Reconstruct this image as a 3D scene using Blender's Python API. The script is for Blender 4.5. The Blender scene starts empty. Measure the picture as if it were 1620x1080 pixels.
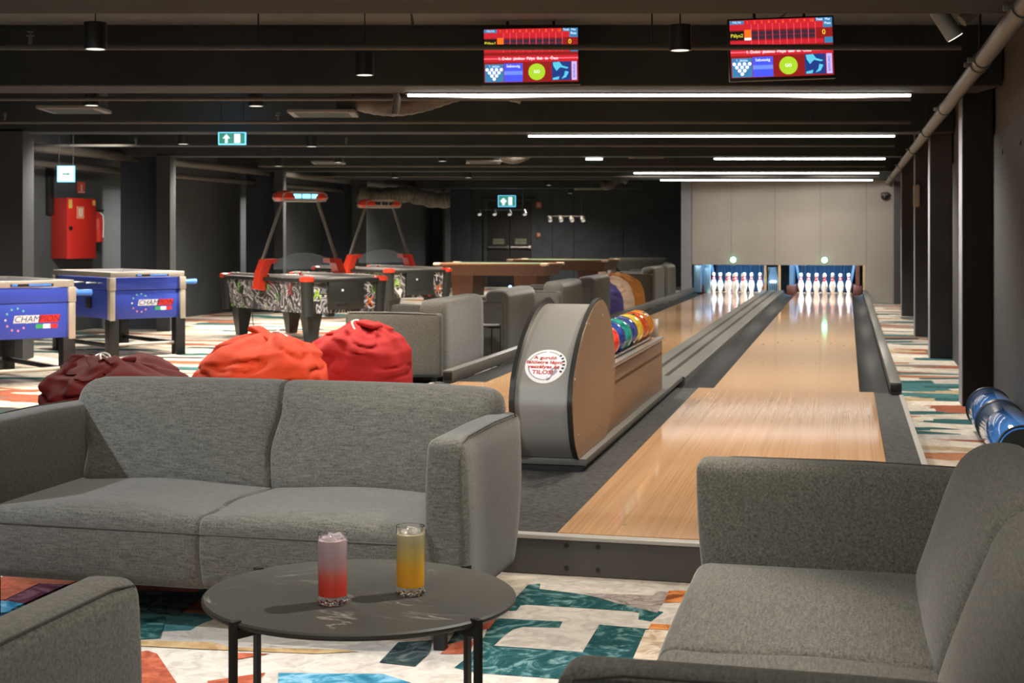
import bpy, bmesh, math, random
from math import sin, cos, pi, radians, atan2, sqrt, exp
from mathutils import Vector, Matrix, noise
scene = bpy.context.scene
COL = scene.collection
random.seed(7)

# ------------------------------------------------------------------ camera
F = 2350.0; TH = math.atan(620 / 2350); CT, ST = cos(TH), sin(TH)
cam_data = bpy.data.cameras.new('camera')
cam = bpy.data.objects.new('camera', cam_data); COL.objects.link(cam)
cam.location = (0, 0, 1.28); cam.rotation_euler = (pi / 2, 0, 0)
cam_data.sensor_width = 36; cam_data.lens = 36 * F / 1620
cam_data.shift_x = (810 - 720) / 1620; cam_data.shift_y = -(540 - 372) / 1620
cam_data.clip_end = 200
cam_data.dof.use_dof = True; cam_data.dof.focus_distance = 4.2; cam_data.dof.aperture_fstop = 11
scene.camera = cam

# ------------------------------------------------------------------ world, exposure
w = bpy.data.worlds.new('world'); scene.world = w; w.use_nodes = True
w.node_tree.nodes['Background'].inputs[0].default_value = (1.0, 0.96, 0.90, 1)
w.node_tree.nodes['Background'].inputs[1].default_value = 0.75
vs = scene.view_settings
vs.view_transform = 'Standard'; vs.look = 'None'; vs.gamma = 1; vs.use_curve_mapping = False
vs.exposure = 0.35

def xy(u, v): return (u * CT + v * ST, -u * ST + v * CT)

WARM = (1.0, 0.88, 0.74); NEUT = (1.0, 0.93, 0.84); COOL = (0.80, 0.89, 1.0)
def spot(x, y, z, energy, target=None, angle=110, blend=0.6, size=0.06, color=NEUT):  # used by built lamps and by added fill spots
    d = bpy.data.lights.new('lamp_or_fill_light', 'SPOT'); d.energy = energy; d.spot_size = radians(angle)
    d.spot_blend = blend; d.shadow_soft_size = size; d.color = color
    o = bpy.data.objects.new('lamp_or_fill_light', d); COL.objects.link(o); o.location = (x, y, z)
    if target is not None:
        o.rotation_euler = (Vector(target) - Vector((x, y, z))).to_track_quat('-Z', 'Y').to_euler()
    return o
def area(x, y, z, sx, sy, energy, rot=(0, 0, 0), color=NEUT):
    d = bpy.data.lights.new('strip_light', 'AREA'); d.shape = 'RECTANGLE'; d.size = sx; d.size_y = sy
    d.energy = energy; d.color = color
    o = bpy.data.objects.new('strip_light', d); COL.objects.link(o); o.location = (x, y, z); o.rotation_euler = rot
    return o

# lounge: key and cool lamps follow the shadows, remaining spots are added fill
spot(1.15, 4.15, 2.62, 270, (-0.2, 3.45, 0.4), 62, 0.6, 0.03, NEUT)
spot(-3.6, 3.9, 2.5, 400, (-1.6, 5.1, 0.6), 60, 0.35, 0.05, COOL)
spot(-1.6, 0.3, 2.6, 110, (-1.2, 5.2, 0.5), 60, 0.8, 0.12, NEUT)
spot(0.2, 1.2, 2.6, 170, (-0.2, 7.0, 0.5), 55, 0.8, 0.12, NEUT)
spot(-0.6, 2.6, 2.6, 30, None, 130, 0.9, 0.15, WARM)
spot(0.9, 2.4, 2.6, 50, None, 130, 0.9, 0.15, WARM)
spot(-1.2, 5.6, 2.6, 85, None, 130, 0.9, 0.15, WARM)
spot(0.05, 4.75, 2.6, 120, None, 62, 0.8, 0.12, NEUT)
spot(-0.3, 2.2, 2.6, 110, (1.25, 3.4, 0.55), 50, 0.8, 0.12, NEUT)
spot(2.0, 7.35, 2.6, 170, None, 130, 0.9, 0.15, WARM)
spot(0.9, 5.95, 2.55, 80, None, 110, 0.9, 0.15, WARM)
spot(-2.6, 1.2, 2.6, 60, None, 130, 0.9, 0.15, WARM)
# fill spots without fixtures, added between the beams over left bays and lanes
for x, y, e in ((-4.4, 12.2, 330), (-4.0, 16.3, 420), (-3.4, 20.9, 430), (-2.3, 25.5, 430), (-.4, 30.6, 400), (2.2, 34.9, 300)):
    spot(x, y, 2.52, e * .8, None, 148, 0.7, 0.12, NEUT)
for x, y, e in ((0.3, 11.7, 400), (0.7, 16.1, 470), (1.0, 20.7, 400), (1.6, 25.2, 400), (3.0, 11.7, 430), (4.1, 16.1, 480), (5.1, 20.7, 500), (6.1, 25.2, 520)):
    spot(x, y, 2.54, e * .8, None, 135, 0.7, 0.25, NEUT)
# unseen fill spots added to brighten the grey end wall and the hose cabinet
for x, tx in ((3.0, 4.9), (4.8, 6.3), (6.4, 7.9)):
    spot(x, 25.3, 2.54, 240, (tx, 29.0, 1.0), 62, 0.9, 0.2, NEUT)
spot(-3.7, 16.6, 2.5, 240, (-5.2, 18.9, 1.2), 60, 0.8, 0.1, NEUT)

# ------------------------------------------------------------------ materials
def nd(nt, t, **kw):
    n = nt.nodes.new(t)
    for k, v in kw.items(): setattr(n, k, v)
    return n
def mat(name, col, rough=0.6, metal=0.0, emit=None, estr=0.0, alpha=1.0, trans=0.0, ior=1.45, coat=0.0, spec=0.5,
        noise_amt=0.0, noise_scale=20.0, stretch=(1, 1, 1), bump=0.0, bump_scale=200.0):
    m = bpy.data.materials.new(name); m.use_nodes = True; nt = m.node_tree; b = nt.nodes['Principled BSDF']
    b.inputs['Base Color'].default_value = (*col, 1); b.inputs['Roughness'].default_value = rough
    b.inputs['Metallic'].default_value = metal; b.inputs['Alpha'].default_value = alpha
    b.inputs['Transmission Weight'].default_value = trans; b.inputs['IOR'].default_value = ior
    b.inputs['Coat Weight'].default_value = coat; b.inputs['Specular IOR Level'].default_value = spec
    if coat: b.inputs['Coat Roughness'].default_value = 0.05
    if emit: b.inputs['Emission Color'].default_value = (*emit, 1); b.inputs['Emission Strength'].default_value = estr
    if noise_amt or bump:
        tc = nd(nt, 'ShaderNodeTexCoord'); mp = nd(nt, 'ShaderNodeMapping'); mp.inputs['Scale'].default_value = stretch
        nt.links.new(tc.outputs['Object'], mp.inputs[0])
    if noise_amt:
        n = nd(nt, 'ShaderNodeTexNoise'); n.inputs['Scale'].default_value = noise_scale; n.inputs['Detail'].default_value = 6
        n.inputs['Roughness'].default_value = 0.65
        nt.links.new(mp.outputs[0], n.inputs['Vector'])
        r = nd(nt, 'ShaderNodeValToRGB')
        r.color_ramp.elements[0].position = 0.3; r.color_ramp.elements[1].position = 0.7
        lo = tuple(max(0, c * (1 - noise_amt)) for c in col); hi = tuple(min(1, c * (1 + noise_amt)) for c in col)
        r.color_ramp.elements[0].color = (*lo, 1); r.color_ramp.elements[1].color = (*hi, 1)
        nt.links.new(n.outputs['Fac'], r.inputs[0]); nt.links.new(r.outputs[0], b.inputs['Base Color'])
    if bump:
        n2 = nd(nt, 'ShaderNodeTexNoise'); n2.inputs['Scale'].default_value = bump_scale; n2.inputs['Detail'].default_value = 3
        nt.links.new(mp.outputs[0], n2.inputs['Vector'])
        bp = nd(nt, 'ShaderNodeBump'); bp.inputs['Strength'].default_value = bump; bp.inputs['Distance'].default_value = 0.004
        nt.links.new(n2.outputs['Fac'], bp.inputs['Height']); nt.links.new(bp.outputs[0], b.inputs['Normal'])
    return m
def glow(name, col, s): return mat(name, (0.02, 0.02, 0.02), 0.5, emit=col, estr=s)

def fabric(name, base, amt=0.62):
    m = bpy.data.materials.new(name); m.use_nodes = True; nt = m.node_tree; b = nt.nodes['Principled BSDF']
    b.inputs['Roughness'].default_value = 0.95; b.inputs['Specular IOR Level'].default_value = 0.15
    b.inputs['Sheen Weight'].default_value = 0.25; b.inputs['Sheen Roughness'].default_value = 0.4
    tc = nd(nt, 'ShaderNodeTexCoord')
    def layer(scale, stretch):
        mp = nd(nt, 'ShaderNodeMapping'); mp.inputs['Scale'].default_value = stretch
        nt.links.new(tc.outputs['Object'], mp.inputs[0])
        n = nd(nt, 'ShaderNodeTexNoise'); n.inputs['Scale'].default_value = scale; n.inputs['Detail'].default_value = 5
        n.inputs['Roughness'].default_value = 0.7; nt.links.new(mp.outputs[0], n.inputs['Vector']); return n
    a = layer(75, (0.30, 2.4, 2.6)); c = layer(110, (1.6, 1.2, 1.2)); d = layer(5, (1, 1, 1))
    mx = nd(nt, 'ShaderNodeMath', operation='ADD'); nt.links.new(a.outputs['Fac'], mx.inputs[0]); nt.links.new(c.outputs['Fac'], mx.inputs[1])
    m2 = nd(nt, 'ShaderNodeMath', operation='MULTIPLY'); m2.inputs[1].default_value = 0.5; nt.links.new(mx.outputs[0], m2.inputs[0])
    r = nd(nt, 'ShaderNodeValToRGB'); e = r.color_ramp.elements
    e[0].position = 0.34; e[0].color = (*[x * (1 - amt) for x in base], 1); e[1].position = 0.64; e[1].color = (*[x * (1 + amt) for x in base], 1)
    nt.links.new(m2.outputs[0], r.inputs[0])
    mm = nd(nt, 'ShaderNodeMixRGB', blend_type='MULTIPLY'); mm.inputs[0].default_value = 0.25
    nt.links.new(r.outputs[0], mm.inputs[1]); nt.links.new(d.outputs['Color'], mm.inputs[2]); 
    nt.links.new(r.outputs[0], b.inputs['Base Color'])
    bp = nd(nt, 'ShaderNodeBump'); bp.inputs['Strength'].default_value = 0.25; bp.inputs['Distance'].default_value = 0.002
    nt.links.new(m2.outputs[0], bp.inputs['Height']); nt.links.new(bp.outputs[0], b.inputs['Normal'])
    return m

def wood(name, c1, c2, board=0.045, rough=0.16, coat=0.0, spec=0.25):
    m = bpy.data.materials.new(name); m.use_nodes = True; nt = m.node_tree; b = nt.nodes['Principled BSDF']
    b.inputs['Roughness'].default_value = rough; b.inputs['Specular IOR Level'].default_value = spec
    tc = nd(nt, 'ShaderNodeTexCoord')
    # boards: random tone for every strip across x, grain streaks along y
    sx = nd(nt, 'ShaderNodeSeparateXYZ'); nt.links.new(tc.outputs['Object'], sx.inputs[0])
    dv = nd(nt, 'ShaderNodeMath', operation='DIVIDE'); dv.inputs[1].default_value = board; nt.links.new(sx.outputs[0], dv.inputs[0])
    fl = nd(nt, 'ShaderNodeMath', operation='FLOOR'); nt.links.new(dv.outputs[0], fl.inputs[0])
    wn = nd(nt, 'ShaderNodeTexWhiteNoise', noise_dimensions='1D'); nt.links.new(fl.outputs[0], wn.inputs['W'])
    mp = nd(nt, 'ShaderNodeMapping'); mp.inputs['Scale'].default_value = (110, 0.5, 1); nt.links.new(tc.outputs['Object'], mp.inputs[0])
    n = nd(nt, 'ShaderNodeTexNoise'); n.inputs['Scale'].default_value = 1.6; n.inputs['Detail'].default_value = 3; n.inputs['Roughness'].default_value = 0.5
    nt.links.new(mp.outputs[0], n.inputs['Vector'])
    ml = nd(nt, 'ShaderNodeMath', operation='MULTIPLY'); ml.inputs[1].default_value = 0.16; nt.links.new(wn.outputs[0], ml.inputs[0])
    ad = nd(nt, 'ShaderNodeMath', operation='ADD'); nt.links.new(ml.outputs[0], ad.inputs[0]); nt.links.new(n.outputs['Fac'], ad.inputs[1])
    r = nd(nt, 'ShaderNodeValToRGB'); e = r.color_ramp.elements
    e[0].position = 0.26; e[0].color = (*c1, 1); e[1].position = 0.95; e[1].color = (*c2, 1)
    nt.links.new(ad.outputs[0], r.inputs[0]); nt.links.new(r.outputs[0], b.inputs['Base Color'])
    return m

def carpet(name):
    m = bpy.data.materials.new(name); m.use_nodes = True; nt = m.node_tree; b = nt.nodes['Principled BSDF']
    b.inputs['Roughness'].default_value = 1.0; b.inputs['Specular IOR Level'].default_value = 0.05
    tc = nd(nt, 'ShaderNodeTexCoord')
    wob = nd(nt, 'ShaderNodeTexNoise'); wob.inputs['Scale'].default_value = 1.7; wob.inputs['Detail'].default_value = 3
    nt.links.new(tc.outputs['Object'], wob.inputs['Vector'])
    mp = nd(nt, 'ShaderNodeMapping'); mp.inputs['Rotation'].default_value = (0, 0, TH); nt.links.new(tc.outputs['Object'], mp.inputs[0])
    mixv = nd(nt, 'ShaderNodeMixRGB', blend_type='ADD'); mixv.inputs[0].default_value = 0.22
    nt.links.new(mp.outputs[0], mixv.inputs[1]); nt.links.new(wob.outputs['Color'], mixv.inputs[2])
    def vor(scale, st, rnd, loc):
        q = nd(nt, 'ShaderNodeMapping'); q.inputs['Scale'].default_value = st; q.inputs['Location'].default_value = loc
        nt.links.new(mixv.outputs[0], q.inputs[0])
        v = nd(nt, 'ShaderNodeTexVoronoi', voronoi_dimensions='2D', distance='CHEBYCHEV')
        v.inputs['Scale'].default_value = scale; v.inputs['Randomness'].default_value = rnd
        nt.links.new(q.outputs[0], v.inputs['Vector']); s = nd(nt, 'ShaderNodeSeparateColor'); nt.links.new(v.outputs['Color'], s.inputs[0]); return s
    cream = (0.52, 0.46, 0.38); cols = [(0.0, cream), (0.20, (0.60, 0.54, 0.45)), (0.34, (0.035, 0.105, 0.105)), (0.44, (0.40, 0.31, 0.19)),
            (0.52, (0.29, 0.095, 0.055)), (0.61, (0.46, 0.42, 0.37)), (0.70, (0.055, 0.06, 0.06)), (0.75, cream), (0.84, (0.06, 0.16, 0.165)), (0.91, (0.20, 0.17, 0.15)), (0.95, (0.38, 0.17, 0.09))]
    def ramp(src):
        r = nd(nt, 'ShaderNodeValToRGB'); r.color_ramp.interpolation = 'CONSTANT'; e = r.color_ramp.elements
        e[0].color = (*cols[0][1], 1); e[0].position = 0; e[1].position = cols[1][0]; e[1].color = (*cols[1][1], 1)
        for p, c in cols[2:]:
            k = e.new(p); k.color = (*c, 1)
        nt.links.new(src, r.inputs[0]); return r
    v1 = vor(1.25, (0.75, 1.15, 1), 0.95, (0, 0, 0)); v2 = vor(2.7, (0.5, 1.7, 1), 1.0, (3.3, 1.7, 0))
    r1 = ramp(v1.outputs[0]); r2 = ramp(v2.outputs[0])
    sel = nd(nt, 'ShaderNodeMath', operation='GREATER_THAN'); sel.inputs[1].default_value = 0.42; nt.links.new(v2.outputs[1], sel.inputs[0])
    mx = nd(nt, 'ShaderNodeMixRGB'); nt.links.new(sel.outputs[0], mx.inputs[0]); nt.links.new(r1.outputs[0], mx.inputs[1]); nt.links.new(r2.outputs[0], mx.inputs[2])
    st = nd(nt, 'ShaderNodeTexNoise'); st.inputs['Scale'].default_value = 9; st.inputs['Detail'].default_value = 8; st.inputs['Roughness'].default_value = 0.75; st.inputs['Distortion'].default_value = 1.2
    nt.links.new(mixv.outputs[0], st.inputs['Vector'])
    sr = nd(nt, 'ShaderNodeValToRGB'); sr.color_ramp.elements[0].position = 0.33; sr.color_ramp.elements[0].color = (0.62, 0.62, 0.62, 1); sr.color_ramp.elements[1].position = 0.62; sr.color_ramp.elements[1].color = (1.08, 1.08, 1.08, 1)
    nt.links.new(st.outputs['Fac'], sr.inputs[0])
    mm = nd(nt, 'ShaderNodeMixRGB', blend_type='MULTIPLY'); mm.inputs[0].default_value = 1; nt.links.new(mx.outputs[0], mm.inputs[1]); nt.links.new(sr.outputs[0], mm.inputs[2])
    nt.links.new(mm.outputs[0], b.inputs['Base Color'])
    return m

def swirl(name, c1, c2, c3, scale=5, dist=2.5, lo=0.36, hi=0.62):
    m = bpy.data.materials.new(name); m.use_nodes = True; nt = m.node_tree; b = nt.nodes['Principled BSDF']
    b.inputs['Roughness'].default_value = 1.0; b.inputs['Specular IOR Level'].default_value = 0.05
    tc = nd(nt, 'ShaderNodeTexCoord')
    n = nd(nt, 'ShaderNodeTexNoise'); n.inputs['Scale'].default_value = scale; n.inputs['Detail'].default_value = 7; n.inputs['Distortion'].default_value = dist; n.inputs['Roughness'].default_value = 0.6
    nt.links.new(tc.outputs['Object'], n.inputs['Vector'])
    r = nd(nt, 'ShaderNodeValToRGB'); e = r.color_ramp.elements
    e[0].position = lo; e[0].color = (*c1, 1); e[1].position = hi; e[1].color = (*c3, 1); k = e.new((lo + hi) / 2); k.color = (*c2, 1)
    nt.links.new(n.outputs['Fac'], r.inputs[0]); nt.links.new(r.outputs[0], b.inputs['Base Color'])
    return m

def graffiti(name, seed, bright=1.0):
    """black board printed with pale doodles and a few coloured patches"""
    m = bpy.data.materials.new(name); m.use_nodes = True; nt = m.node_tree; b = nt.nodes['Principled BSDF']
    b.inputs['Roughness'].default_value = 0.45
    tc = nd(nt, 'ShaderNodeTexCoord'); mp = nd(nt, 'ShaderNodeMapping'); mp.inputs['Location'].default_value = (seed, seed * 1.7, seed * .3)
    nt.links.new(tc.outputs['Object'], mp.inputs[0])
    n = nd(nt, 'ShaderNodeTexNoise'); n.inputs['Scale'].default_value = 3.8; n.inputs['Detail'].default_value = 2; n.inputs['Distortion'].default_value = 1.6
    nt.links.new(mp.outputs[0], n.inputs['Vector'])
    r = nd(nt, 'ShaderNodeValToRGB'); r.color_ramp.interpolation = 'CONSTANT'; e = r.color_ramp.elements
    dk = (0.025, 0.024, 0.023); lt = tuple(bright * x for x in (0.60, 0.58, 0.59)); gy = tuple(bright * x for x in (0.17, 0.165, 0.165))
    e[0].position = 0; e[0].color = (*dk, 1); e[1].position = 0.40; e[1].color = (*gy, 1)
    for p, c in ((0.43, dk), (0.465, lt), (0.512, dk), (0.55, gy), (0.575, lt), (0.60, dk)):
        k = e.new(p); k.color = (*c, 1)
    nt.links.new(n.outputs['Fac'], r.inputs[0])
    n2 = nd(nt, 'ShaderNodeTexVoronoi'); n2.inputs['Scale'].default_value = 7; nt.links.new(mp.outputs[0], n2.inputs['Vector'])
    n3 = nd(nt, 'ShaderNodeSeparateColor'); nt.links.new(n2.outputs['Color'], n3.inputs[0])
    r2 = nd(nt, 'ShaderNodeValToRGB'); r2.color_ramp.interpolation = 'CONSTANT'; e = r2.color_ramp.elements
    e[0].color = (0.9, 0.9, 0.9, 1); e[1].position = 0.72; e[1].color = (0.25, 0.7, 0.06, 1)
    for p, c in ((0.78, (1, 1, 1)), (0.84, (0.9, 0.3, 0.03)), (0.89, (1, 1, 1)), (0.93, (0.6, 0.05, 0.04)), (0.97, (.8, .6, .05))):
        k = e.new(p); k.color = (*c, 1)
    nt.links.new(n3.outputs[0], r2.inputs[0])
    mm = nd(nt, 'ShaderNodeMixRGB', blend_type='MULTIPLY'); mm.inputs[0].default_value = 0.85
    nt.links.new(r.outputs[0], mm.inputs[1]); nt.links.new(r2.outputs[0], mm.inputs[2]); nt.links.new(mm.outputs[0], b.inputs['Base Color'])
    return m

def marble(name):
    m = bpy.data.materials.new(name); m.use_nodes = True; nt = m.node_tree; b = nt.nodes['Principled BSDF']
    b.inputs['Roughness'].default_value = 0.5; b.inputs['Specular IOR Level'].default_value = 0.22
    tc = nd(nt, 'ShaderNodeTexCoord')
    n = nd(nt, 'ShaderNodeTexNoise'); n.inputs['Scale'].default_value = 2.3; n.inputs['Detail'].default_value = 9; n.inputs['Distortion'].default_value = 1.4; n.inputs['Roughness'].default_value = 0.55
    nt.links.new(tc.outputs['Object'], n.inputs['Vector'])
    r = nd(nt, 'ShaderNodeValToRGB'); e = r.color_ramp.elements
    base = (0.050, 0.048, 0.042)
    e[0].position = 0.0; e[0].color = (0.05, 0.047, 0.042, 1); e[1].position = 1; e[1].color = (0.07, 0.066, 0.058, 1)
    for p, c in ((0.488, base), (0.497, (0.22, 0.21, 0.18)), (0.506, base)):
        k = e.new(p); k.color = (*c, 1)
    nt.links.new(n.outputs['Fac'], r.inputs[0])
    n2 = nd(nt, 'ShaderNodeTexNoise'); n2.inputs['Scale'].default_value = 5; nt.links.new(tc.outputs['Object'], n2.inputs['Vector'])
    r2 = nd(nt, 'ShaderNodeValToRGB'); r2.color_ramp.elements[0].position = 0.48; r2.color_ramp.elements[1].position = 0.6
    nt.links.new(n2.outputs['Fac'], r2.inputs[0])
    mx = nd(nt, 'ShaderNodeMixRGB'); mx.inputs[1].default_value = (*base, 1)
    nt.links.new(r2.outputs[0], mx.inputs[0]); nt.links.new(r.outputs[0], mx.inputs[2]); nt.links.new(mx.outputs[0], b.inputs['Base Color'])
    return m

def liquid(name, stops, h):
    m = bpy.data.materials.new(name); m.use_nodes = True; nt = m.node_tree; b = nt.nodes['Principled BSDF']
    b.inputs['Roughness'].default_value = 0.12; b.inputs['IOR'].default_value = 1.33
    tc = nd(nt, 'ShaderNodeTexCoord'); s = nd(nt, 'ShaderNodeSeparateXYZ'); nt.links.new(tc.outputs['Object'], s.inputs[0])
    d = nd(nt, 'ShaderNodeMath', operation='DIVIDE'); d.inputs[1].default_value = h; nt.links.new(s.outputs[2], d.inputs[0])
    r = nd(nt, 'ShaderNodeValToRGB'); e = r.color_ramp.elements
    e[0].position = stops[0][0]; e[0].color = (*stops[0][1], 1); e[1].position = stops[-1][0]; e[1].color = (*stops[-1][1], 1)
    for p, c in stops[1:-1]:
        k = e.new(p); k.color = (*c, 1)
    nt.links.new(d.outputs[0], r.inputs[0]); nt.links.new(r.outputs[0], b.inputs['Base Color'])
    return m

M = {}
M['carpet'] = carpet('patterned_carpet')
M['sofa'] = fabric('grey_fabric', (0.086, 0.083, 0.071))
M['seam'] = mat('seam_cord', (0.050, 0.047, 0.041), 0.9)
M['black'] = mat('black_metal', (0.012, 0.012, 0.012), 0.45)
M['blackwall'] = mat('black_paint', (0.046, 0.055, 0.060), 0.85, noise_amt=0.2, noise_scale=3)
M['wallgrey'] = mat('dark_grey_paint', (0.062, 0.071, 0.078), 0.85, noise_amt=0.15, noise_scale=2)
M['walltaupe'] = mat('taupe_paint', (0.085, 0.073, 0.062), 0.85, noise_amt=0.12, noise_scale=2)
M['panelgrey'] = mat('grey_panel', (0.054, 0.056, 0.058), 0.7, noise_amt=0.1, noise_scale=3)
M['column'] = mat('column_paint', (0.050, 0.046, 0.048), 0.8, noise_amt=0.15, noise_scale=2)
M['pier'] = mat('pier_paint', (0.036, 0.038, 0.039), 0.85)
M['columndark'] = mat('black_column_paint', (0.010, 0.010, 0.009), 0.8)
M['columnlight'] = mat('lit_edge_and_pale_column', (0.24, 0.24, 0.26), 0.8, noise_amt=0.1, noise_scale=4)  # side light put into the column edges; also colours the pale end column
M['ceil'] = mat('ceiling_paint', (0.120, 0.142, 0.148), 0.9, noise_amt=0.15, noise_scale=1.5)
M['beam'] = mat('beam_paint', (0.029, 0.033, 0.031), 0.85, noise_amt=0.25, noise_scale=1.5)
M['pipe'] = mat('pipe_paint', (0.125, 0.118, 0.105), 0.5, noise_amt=0.1, noise_scale=6)
M['pipedark'] = mat('dark_pipe_paint', (0.075, 0.068, 0.058), 0.5)
M['mask'] = mat('grey_mask_board', (0.29, 0.265, 0.23), 0.6, noise_amt=0.05, noise_scale=2)
M['lane'] = wood('lane_wood', (0.46, 0.27, 0.135), (0.58, 0.365, 0.20), 0.027, 0.07, 0, 0.22)
M['approach'] = wood('approach_wood', (0.37, 0.205, 0.098), (0.57, 0.35, 0.19), 0.03, 0.075, 0, 0.14)
M['rubber'] = mat('speckled_rubber', (0.025, 0.025, 0.024), 0.8, noise_amt=1.6, noise_scale=42, bump=0.3, bump_scale=90)
M['gutter'] = mat('gutter_plastic', (0.026, 0.027, 0.026), 0.7, spec=.2, noise_amt=0.1, noise_scale=4)
M['capping'] = mat('capping_metal', (0.125, 0.12, 0.105), 0.55, 0.1)
M['kerb'] = mat('kerb_metal', (0.11, 0.106, 0.095), 0.5, 0.1)
M['alu'] = mat('brushed_aluminium', (0.50, 0.48, 0.45), 0.35, 0.8)
M['trim'] = mat('pale_trim', (0.42, 0.40, 0.37), 0.4, 0.3)
M['fascia'] = mat('dark_fascia', (0.062, 0.058, 0.050), 0.5, noise_amt=0.08, noise_scale=3)
M['hood'] = mat('grey_hood_metal', (0.26, 0.257, 0.24), 0.38, 0.15)
M['side'] = mat('bronze_wood_reflection', (0.27, 0.175, 0.11), 0.38, 0.4, noise_amt=0.04, noise_scale=4)  # bronze panel with the reflection of the wood put into its colour
M['edge'] = mat('black_edge', (0.02, 0.021, 0.019), 0.35)
M['white'] = mat('white_gloss', (0.80, 0.80, 0.78), 0.25)
M['pin'] = mat('pin_white', (0.85, 0.85, 0.85), 0.2)
M['pinred'] = mat('pin_red', (0.6, 0.03, 0.05), 0.3)
M['redtext'] = mat('red_print', (0.45, 0.035, 0.02), 0.5)
M['darktext'] = mat('dark_print', (0.03, 0.03, 0.04), 0.5)
M['sticker'] = mat('sticker_paper', (0.80, 0.80, 0.84), 0.4, noise_amt=0.1, noise_scale=14)
M['stickerrim'] = mat('sticker_rim', (0.78, 0.77, 0.75), 0.4)
M['greyprint'] = mat('grey_print', (0.30, 0.30, 0.34), 0.4)
M['tabletop'] = marble('dark_marble')
M['redplastic'] = mat('red_plastic', (0.62, 0.045, 0.02), 0.3)
M['cabinetred'] = mat('cabinet_red', (0.60, 0.030, 0.022), 0.4)
M['blue'] = mat('blue_laminate', (0.035, 0.065, 0.40), 0.35)
M['bluegrip'] = mat('blue_grip', (0.06, 0.22, 0.75), 0.35)
M['silver'] = mat('silver_frame', (0.46, 0.42, 0.36), 0.38, 0.45)
M['pool'] = mat('brown_wood', (0.105, 0.042, 0.024), 0.4, noise_amt=0.3, noise_scale=5, stretch=(1, 6, 6))
M['poolrail'] = mat('rail_wood', (0.22, 0.10, 0.055), 0.3)
M['felt'] = mat('green_felt', (0.03, 0.16, 0.09), 0.95)
M['cream'] = mat('cream_corner', (0.75, 0.58, 0.42), 0.35)
M['chromeblue'] = mat('blue_chrome', (0.05, 0.22, 0.65), 0.08, 0.1, coat=1.0)
M['clear'] = mat('clear_acrylic', (0.5, 0.55, 0.6), 0.1, alpha=0.16)
M['glass'] = mat('clear_glass', (1, 1, 1), 0.02, trans=1.0, ior=1.45)
M['ice'] = mat('ice', (0.95, 0.95, 0.98), 0.18, trans=0.85, ior=1.31)
M['led'] = glow('led_strip', (1.0, 0.95, 0.88), 10.0)
M['disc'] = glow('lamp_diffuser', (1.0, 0.92, 0.80), 1.2)
M['spotdim'] = glow('dim_spot', (1.0, 0.92, 0.80), 0.45)
M['vent'] = mat('vent_white', (0.20, 0.19, 0.17), 0.6)
M['duct'] = mat('duct_foil', (0.10, 0.085, 0.07), 0.5, 0.3, noise_amt=0.4, noise_scale=8, bump=0.6, bump_scale=25)
M['greenlamp'] = glow('green_lamp', (0.25, 1.0, 0.55), 7.0)
M['pitcurtain'] = mat('pit_curtain', (0.05, 0.10, 0.16), 0.5)
M['pitblue'] = mat('pit_blue_metal', (0.20, 0.36, 0.52), 0.3, 0.6)
M['pitorange'] = mat('orange_board', (0.065, 0.012, 0.005), 0.5)
M['postcream'] = mat('cream_post', (0.55, 0.40, 0.22), 0.5)

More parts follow.
